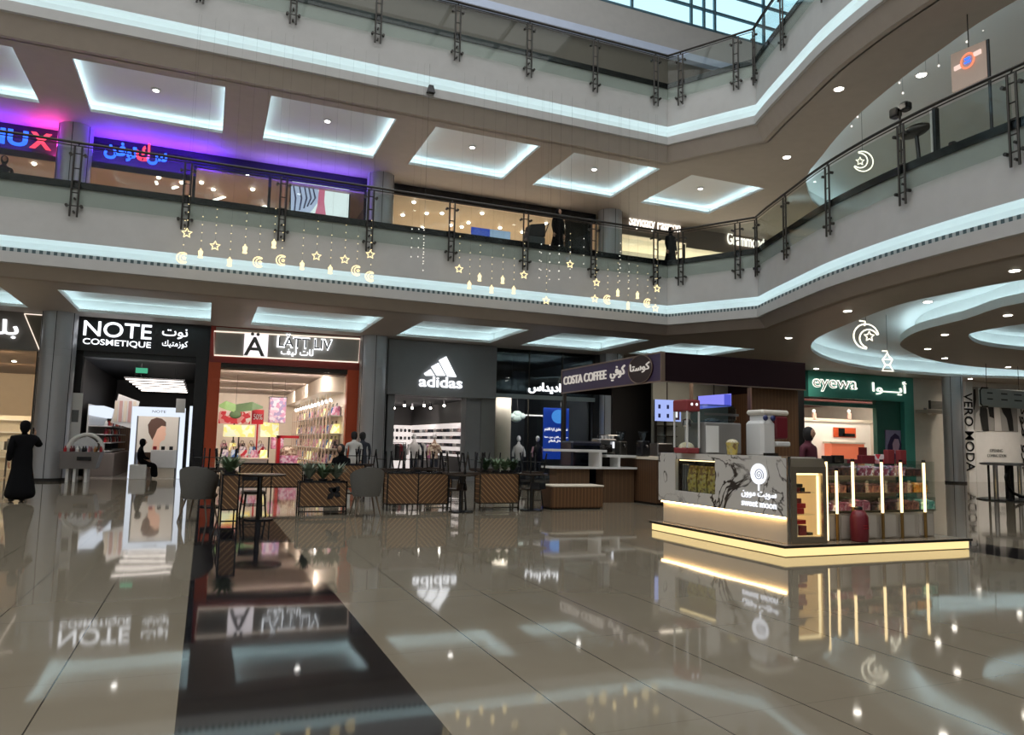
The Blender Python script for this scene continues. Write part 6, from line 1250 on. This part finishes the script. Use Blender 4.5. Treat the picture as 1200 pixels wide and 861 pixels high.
t = thing('fridge_display', 'dark blue-black display fridge behind the open shelf wing', 'fridge', (10.2, 18.6, 0)); kid(t, 'body', mat('blue_black', (.008,.01,.025), .3), lambda b: b.rbox(9.4, 18.5, 0, 10.5, 19.2, 1.62, .05)); kid(t, 'curved_glass', SHADE, lambda b: b.loft([[(9.45,18.46,.5),(10.45,18.46,.5),(10.45,18.49,.5),(9.45,18.49,.5)], [(9.45,18.4,1.1),(10.45,18.4,1.1),(10.45,18.45,1.1),(9.45,18.45,1.1)], [(9.45,18.47,1.5),(10.45,18.47,1.5),(10.45,18.5,1.5),(9.45,18.5,1.5)]])); kid(t, 'handle', METAL, lambda b: b.box(9.45,18.36,1.3,10.45,18.4,1.33))
t = thing('bench_block', 'low slatted oak bench block with a white top before the coffee kiosk', 'bench', (8.2, 15.8, 0)); kid(t, 'slatted_body', WOOD, lambda b: b.rbox(7.52, 15.8, .03, 8.9, 16.4, .52, .03)); kid(t, 'top', CREAM, lambda b: b.rbox(7.5, 15.78, .521, 8.92, 16.42, .56, .02)); kid(t, 'plinth', MATTE, lambda b: b.box(7.58,15.86,0,8.84,16.34,.03))

# ================================================================== CAFE FURNITURE
def planter(x0, x1, y, z0, z1, label, panels=1, d=.34, emblem=False, plants='', mats=(CHEV1, CHEV2), rot=0):
    t = thing('planter_box', label, 'planter', (x0, y, 0)); f = .028
    xs = [x0+(x1-x0)*i/panels for i in range(panels+1)]
    def fr(b):
        for x in xs: b.box(x-f/2, y, 0, x+f/2, y+f, z1)
        for x in (x0, x1): b.box(x-f/2, y+d, 0, x+f/2, y+d+f, z1)
        for z in (z0, z1): b.box(x0, y, z-f/2, x1, y+f, z+f/2); b.box(x0, y+d, z-f/2, x1, y+d+f, z+f/2); b.box(x0-f/2, y, z-f/2, x0+f/2, y+d+f, z+f/2); b.box(x1-f/2, y, z-f/2, x1+f/2, y+d+f, z+f/2)
    kid(t, 'frame', BLACK, fr)
    for i in range(panels): wp_ = kid(t, 'wood_panel', mats[i % 2], lambda b: b.box(xs[i]+f/2, y+.01, z0+f/2, xs[i+1]-f/2, y+.022, z1-f/2))
    kid(t, 'back_panel', mats[0], lambda b: b.box(x0+f/2, y+d+.01, z0+f/2, x1-f/2, y+d+.02, z1-f/2)); kid(t, 'side_panel', CHEV1, lambda b: (b.box(x0+.005, y+f, z0+f/2, x0+.012, y+d, z1-f/2))); kid(t, 'side_panel', CHEV1, lambda b: (b.box(x1-.012, y+f, z0+f/2, x1-.005, y+d, z1-f/2)))
    kid(t, 'low_bar', BLACK, lambda b: b.box(x0, y+.0, .05, x1, y+f, .075)) if z0 < .3 and panels == 1 else None
    kid(t, 'soil', mat('soil', (.03,.02,.015), .9) if 'soil' not in MATS else MATS['soil'], lambda b: b.box(x0+f, y+f, z1-.06, x1-f, y+d, z1-.04))
    if emblem:
        cx, cz = x0+(x1-x0)*.73, (z0+z1)/2+.03
        def em(b):
            for a_, L_, w_ in ((.9,.17,.06),(2.4,.16,.055),(-.5,.15,.06),(3.9,.19,.06),(1.6,.12,.045)):
                u_ = (math.cos(a_), math.sin(a_)); v2 = (-u_[1], u_[0])
                pts = [(cx+u_[0]*L_*s_+v2[0]*w_*q_, cz+u_[1]*L_*s_+v2[1]*w_*q_) for s_, q_ in ((0,0),(.3,-.8),(.6,-1),(1,0),(.6,1),(.3,.8))]
                b.plate(pts, (0, y-.004, 0), PX, UP, (0,.01,0))
        kid(wp_, 'flower_emblem', BLACK, em)
    return t
LV = [LEAF, mat('silvery_leaf', (.22,.26,.2), .6, var=.3, scale=12), mat('dark_leaf', (.02,.05,.02), .5, var=.3, scale=12)]
def plant(x, y, z, h, label, m=0, n=22, spread=.22, wide=.02):
    t = thing('potted_plant', label, 'plant', (x, y, z))
    kid(t, 'pot', MATTE, lambda b: b.lathe([(.07,0),(.09,.08),(.09,.1)], (x,y,z), 12))
    def lf(b):
        for i in range(n):
            a_ = random.random()*2*PI; s_ = spread*(.4+.6*random.random()); hh = h*(.5+.5*random.random()); d_ = Vector((math.cos(a_), math.sin(a_), 0)); w_ = Vector((-d_.y, d_.x, 0))*wide
            P = [Vector((x,y,z+.08)), Vector((x,y,z+.08))+d_*s_*.4+Vector((0,0,hh*.7)), Vector((x,y,z+.08))+d_*s_+Vector((0,0,hh*.95+(-.06 if s_ > spread*.8 else .05)))]
            b.add([P[0]-w_*.4, P[0]+w_*.4, P[1]-w_, P[1]+w_, P[2]], [(0,1,3,2),(2,3,4)])
    kid(t, 'foliage', LV[m], lf); return t
planter(1.81, 2.74, 15.45, .16, .65, 'planter with slanted oak boards and a black flower emblem, right of the bistro table', emblem=True)
planter(3.72, 5.09, 16.05, .14, .81, 'two-panel oak planter with chevron boards before the sportswear shop', 2)
planter(5.78, 6.72, 15.85, .16, .83, 'single-panel oak planter with green plants, left of the right bistro table')
planter(.8, 2.22, 18.5, .36, .90, 'low rear two-panel planter seen behind the front bistro table', 2, mats=(CHEV2, CHEV1)); planter(2.3, 3.7, 18.5, .36, .90, 'rear planter half hidden behind the flower-emblem planter', 1)
planter(4.95, 5.6, 17.4, .2, .75, 'small rear planter behind the middle bistro table', 1)
t = planter(.33, .60, 13.9, .26, .86, 'narrow end-on planter with slanted boards at the left of the front bistro table', 1, d=1.5)
plant(.45, 14.1, .80, .30, 'spiky grey-green plant on the narrow end-on planter', 0, 60, .42, .03); plant(.45, 14.75, .80, .28, 'second spiky plant, farther back on the narrow planter', 1, 50, .38, .03)
for i, (x, m_, w_) in enumerate(((2.0,1,'left'),(2.28,0,'middle'),(2.55,1,'right'))): plant(x, 15.62, .61, .34, '%s silvery bushy plant on the flower-emblem planter' % w_, m_, 70, .34, .03)
for i, (x, m_, w_) in enumerate(((5.95,2,'left'),(6.2,0,'second'),(6.42,0,'third'),(6.62,2,'right'))): plant(x, 16.0, .79, .30, '%s green plant on the single-panel planter' % w_, m_, 44, .28, .04)
def bistro_table(label, x, y, r=.36, h=.84):
    t = thing('bistro_table', label, 'table', (x, y, 0))
    kid(t, 'tabletop', mat('dark_tabletop', (.035,.025,.02), .2) if 'dark_tabletop' not in MATS else MATS['dark_tabletop'], lambda b: b.lathe([(r-.01,h-.035),(r,h-.025),(r,h-.005),(r-.01,h)], (x,y,0), 36), True)
    kid(t, 'pedestal', BLACK, lambda b: b.cyl((x,y,.02),(x,y,h-.035), .045, n=16)); kid(t, 'base', BLACK, lambda b: b.lathe([(.27,0),(.27,.02),(.06,.04)], (x,y,0), 28)); kid(t, 'bracket', BLACK, lambda b: (b.box(x-.2,y-.02,h-.055,x+.2,y+.02,h-.036), b.box(x-.02,y-.2,h-.055,x+.02,y+.2,h-.036))); return t
bistro_table('round dark bistro table standing on the black floor strip at the front', 1.0, 14.75, .47)
bistro_table('round bistro table between the two-panel and single-panel planters', 5.25, 15.6, .36, .82); bistro_table('rightmost round bistro table beside the oak bench block', 6.98, 15.7, .36, .84)
bistro_table('rear bistro table behind the left half of the two-panel planter', 4.35, 18.0, .40, .80); bistro_table('rear bistro table behind the right half of the two-panel planter', 5.45, 18.9, .40, .80)
bistro_table('rear bistro table behind the single-panel planter', 6.9, 18.6, .40, .80); bistro_table('rear bistro table at the far left in front of the black pillar', .25, 17.6, .4, .80); bistro_table('rear bistro table behind the right grey tub chair', 3.55, 18.05, .36, .80) if False else bistro_table('rear bistro table behind the right grey tub chair', 4.1, 21.5, .40, .80)
def tub_chair():
    t = thing('tub_chair', 'grey tub chair', 'chair', (0,0,0))
    n_ = 18; 
    def shell_(b):
        outer = []; inner = []
        for z, k_ in ((.40,.80),(.55,.92),(.75,1.0),(.98,1.04)):
            o_ = []; i_ = []
            for j in range(n_+1):
                a_ = PI*(-.08)+ (PI*1.16)*j/n_; hz = z if z < .6 else z-(.16*(1-math.sin(max(0, min(PI, a_))))*((z-.55)/.43))
                o_.append((.33*k_*math.cos(a_), .05+.28*k_*math.sin(a_), hz)); i_.append((.28*k_*math.cos(a_), .05+.23*k_*math.sin(a_), hz))
            outer.append(o_); inner.append(i_)
        rings = [o_+list(reversed(i_)) for o_, i_ in zip(outer, inner)]; b.loft(rings)
    kid(t, 'backrest', TAUPE, shell_, True); kid(t, 'seat', TAUPE, lambda b: b.rbox(-.25,-.27,.40,.25,.22,.50,.05))
    for sx_ in (-1,1):
        for sy_ in (-1,1): kid(t, 'leg', LEGW, lambda b: b.cyl((sx_*.26, sy_*.24, 0), (sx_*.17, sy_*.16, .40), .014, .02, n=8))
    return t
tc_ = tub_chair(); tc_.location = (3.05, 15.05, 0); tc_.rotation_euler = (0,0,PI+.05); tc_['label'] = 'grey upholstered tub chair seen from behind, right of the flower-emblem planter'; tc_['group'] = 'grey tub chairs'
dup(tc_, (-.03, 14.7, 0), PI-.4, 'grey tub chair at the far left behind the narrow end-on planter', 'grey tub chairs')
def cafe_chair():
    t = thing('cafe_chair', 'dark cafe chair', 'chair', (0,0,0)); W_ = DMETAL
    kid(t, 'seat', mat('dark_wood_seat', (.035,.022,.016), .4), lambda b: b.rbox(-.2,-.2,.43,.2,.2,.46,.04))
    for sx_ in (-1,1): kid(t, 'leg', BLACK, lambda b: b.cyl((sx_*.21,-.22,0),(sx_*.17,-.17,.43), .018, n=7)); kid(t, 'leg', BLACK, lambda b: b.tube([(sx_*.21,.25,0),(sx_*.175,.18,.44)], .018, 7)); kid(t, 'back_post', BLACK, lambda b: b.tube([(sx_*.175,.185,.445),(sx_*.18,.24,.78)], .013, 7))
    kid(t, 'backrest', BLACK, lambda b: b.loft([[(-.2,.215,.66),(0,.26,.66),(.2,.215,.66),(.2,.235,.66),(0,.28,.66),(-.2,.235,.66)], [(-.2,.235,.80),(0,.285,.82),(.2,.235,.80),(.2,.255,.80),(0,.305,.82),(-.2,.255,.80)]]))
    kid(t, 'stretcher', BLACK, lambda b: (b.cyl((-.19,-.195,.2),(.19,-.195,.2), .009, n=6), b.cyl((-.195,.215,.2),(.195,.215,.2), .009, n=6))); return t
cc = cafe_chair(); first = True
def put_chair(x, y, z, rz, label, up=False):
    global first
    o = cc if first else dup(cc)
    first = False; o.location = (x, y, z+(.461 if up else 0)); o.rotation_euler = (PI if up else 0, 0, rz); o['label'] = label; o['group'] = 'dark cafe chairs'
TAB = [(5.25,15.6,.82,'middle bistro table'),(6.98,15.7,.84,'rightmost bistro table'),(4.35,18.0,.80,'rear table behind the two-panel planter, left'),(5.45,18.9,.80,'rear table behind the two-panel planter, right'),(6.9,18.6,.80,'rear table behind the single-panel planter'),(.25,17.6,.80,'rear table before the black pillar'),(4.1,21.5,.80,'rear table behind the right tub chair')]
for i, (x, y, h_, w_) in enumerate(TAB):
    if i in (1,):
        put_chair(x+.02, y+.02, h_, .15, 'upside-down cafe chair resting on the '+w_, True); continue
    put_chair(x-.19, y, h_, PI/2+.2*i, 'left upside-down cafe chair on the '+w_, True); put_chair(x+.21, y+.02, h_, -PI/2+.3*i, 'right upside-down cafe chair on the '+w_, True)
put_chair(7.2, 16.25, 0, .1, 'upright cafe chair behind the rightmost bistro table'); put_chair(.95, 15.55, 0, 0.1, 'upright cafe chair behind the front bistro table'); put_chair(4.3, 17.1, 0, 0, 'upright cafe chair behind the two-panel planter, left one'); put_chair(5.0, 18.1, 0, .4, 'upright cafe chair behind the two-panel planter, right one'); put_chair(5.35, 16.2, 0, -.3, 'upright cafe chair just behind the middle bistro table')

area('kiosk_fill', (13.0, 18.0, 3.8), 2.5, 1.5, 45, (1,.85,.68))  # unseen area lamp added under the canopy to brighten the kiosk interior
area('kiosk_back_light', (10.0, 12.2, 3.4), .1, .1, 1) if False else None
SKY, EXPO = 2.15, 0.0

# ------------------------------------------------------------------ camera, world, view
cam = bpy.data.cameras.new('camera'); cam.sensor_width = 36; cam.lens = F_/1200*36; cam.clip_start = .05; cam.clip_end = 300
co = bpy.data.objects.new('camera', cam); C.objects.link(co)
co.matrix_world = Matrix(((dX.x, -dX.y, -dX.z, 0), (dY.x, -dY.y, -dY.z, 0), (dZ.x, -dZ.y, -dZ.z, 0), (0,0,0,1))).to_4x4()
right = Vector((dX.x, dY.x, dZ.x)); down = Vector((dX.y, dY.y, dZ.y)); fwd = Vector((dX.z, dY.z, dZ.z))
M = Matrix((right, -down, -fwd)).transposed().to_4x4(); M.translation = Vector((0, 0, EYE)); co.matrix_world = M
bpy.context.scene.camera = co
wd = bpy.data.worlds.new('world'); bpy.context.scene.world = wd; wd.use_nodes = True
nt = wd.node_tree; bg = nt.nodes['Background']
tc = nt.nodes.new('ShaderNodeTexCoord'); nz = nt.nodes.new('ShaderNodeTexNoise'); nz.inputs['Scale'].default_value = 2.2; nz.inputs['Detail'].default_value = 4
nt.links.new(tc.outputs['Generated'], nz.inputs['Vector'])
mx = nt.nodes.new('ShaderNodeMix'); mx.data_type = 'RGBA'; mx.inputs[6].default_value = (.80,.86,.92,1); mx.inputs[7].default_value = (1,.98,.94,1)
nt.links.new(nz.outputs['Fac'], mx.inputs[0]); nt.links.new(mx.outputs[2], bg.inputs[0]); bg.inputs[1].default_value = SKY
vs = bpy.context.scene.view_settings; vs.view_transform = 'Standard'; vs.look = 'None'; vs.exposure = EXPO; vs.gamma = 1; vs.use_curve_mapping = False
sc = bpy.context.scene
sc.cycles.use_denoising = True; sc.cycles.max_bounces = 7; sc.cycles.diffuse_bounces = 4; sc.cycles.glossy_bounces = 4; sc.cycles.transparent_max_bounces = 20
sc.cycles.sample_clamp_indirect = 6; sc.cycles.sample_clamp_direct = 0
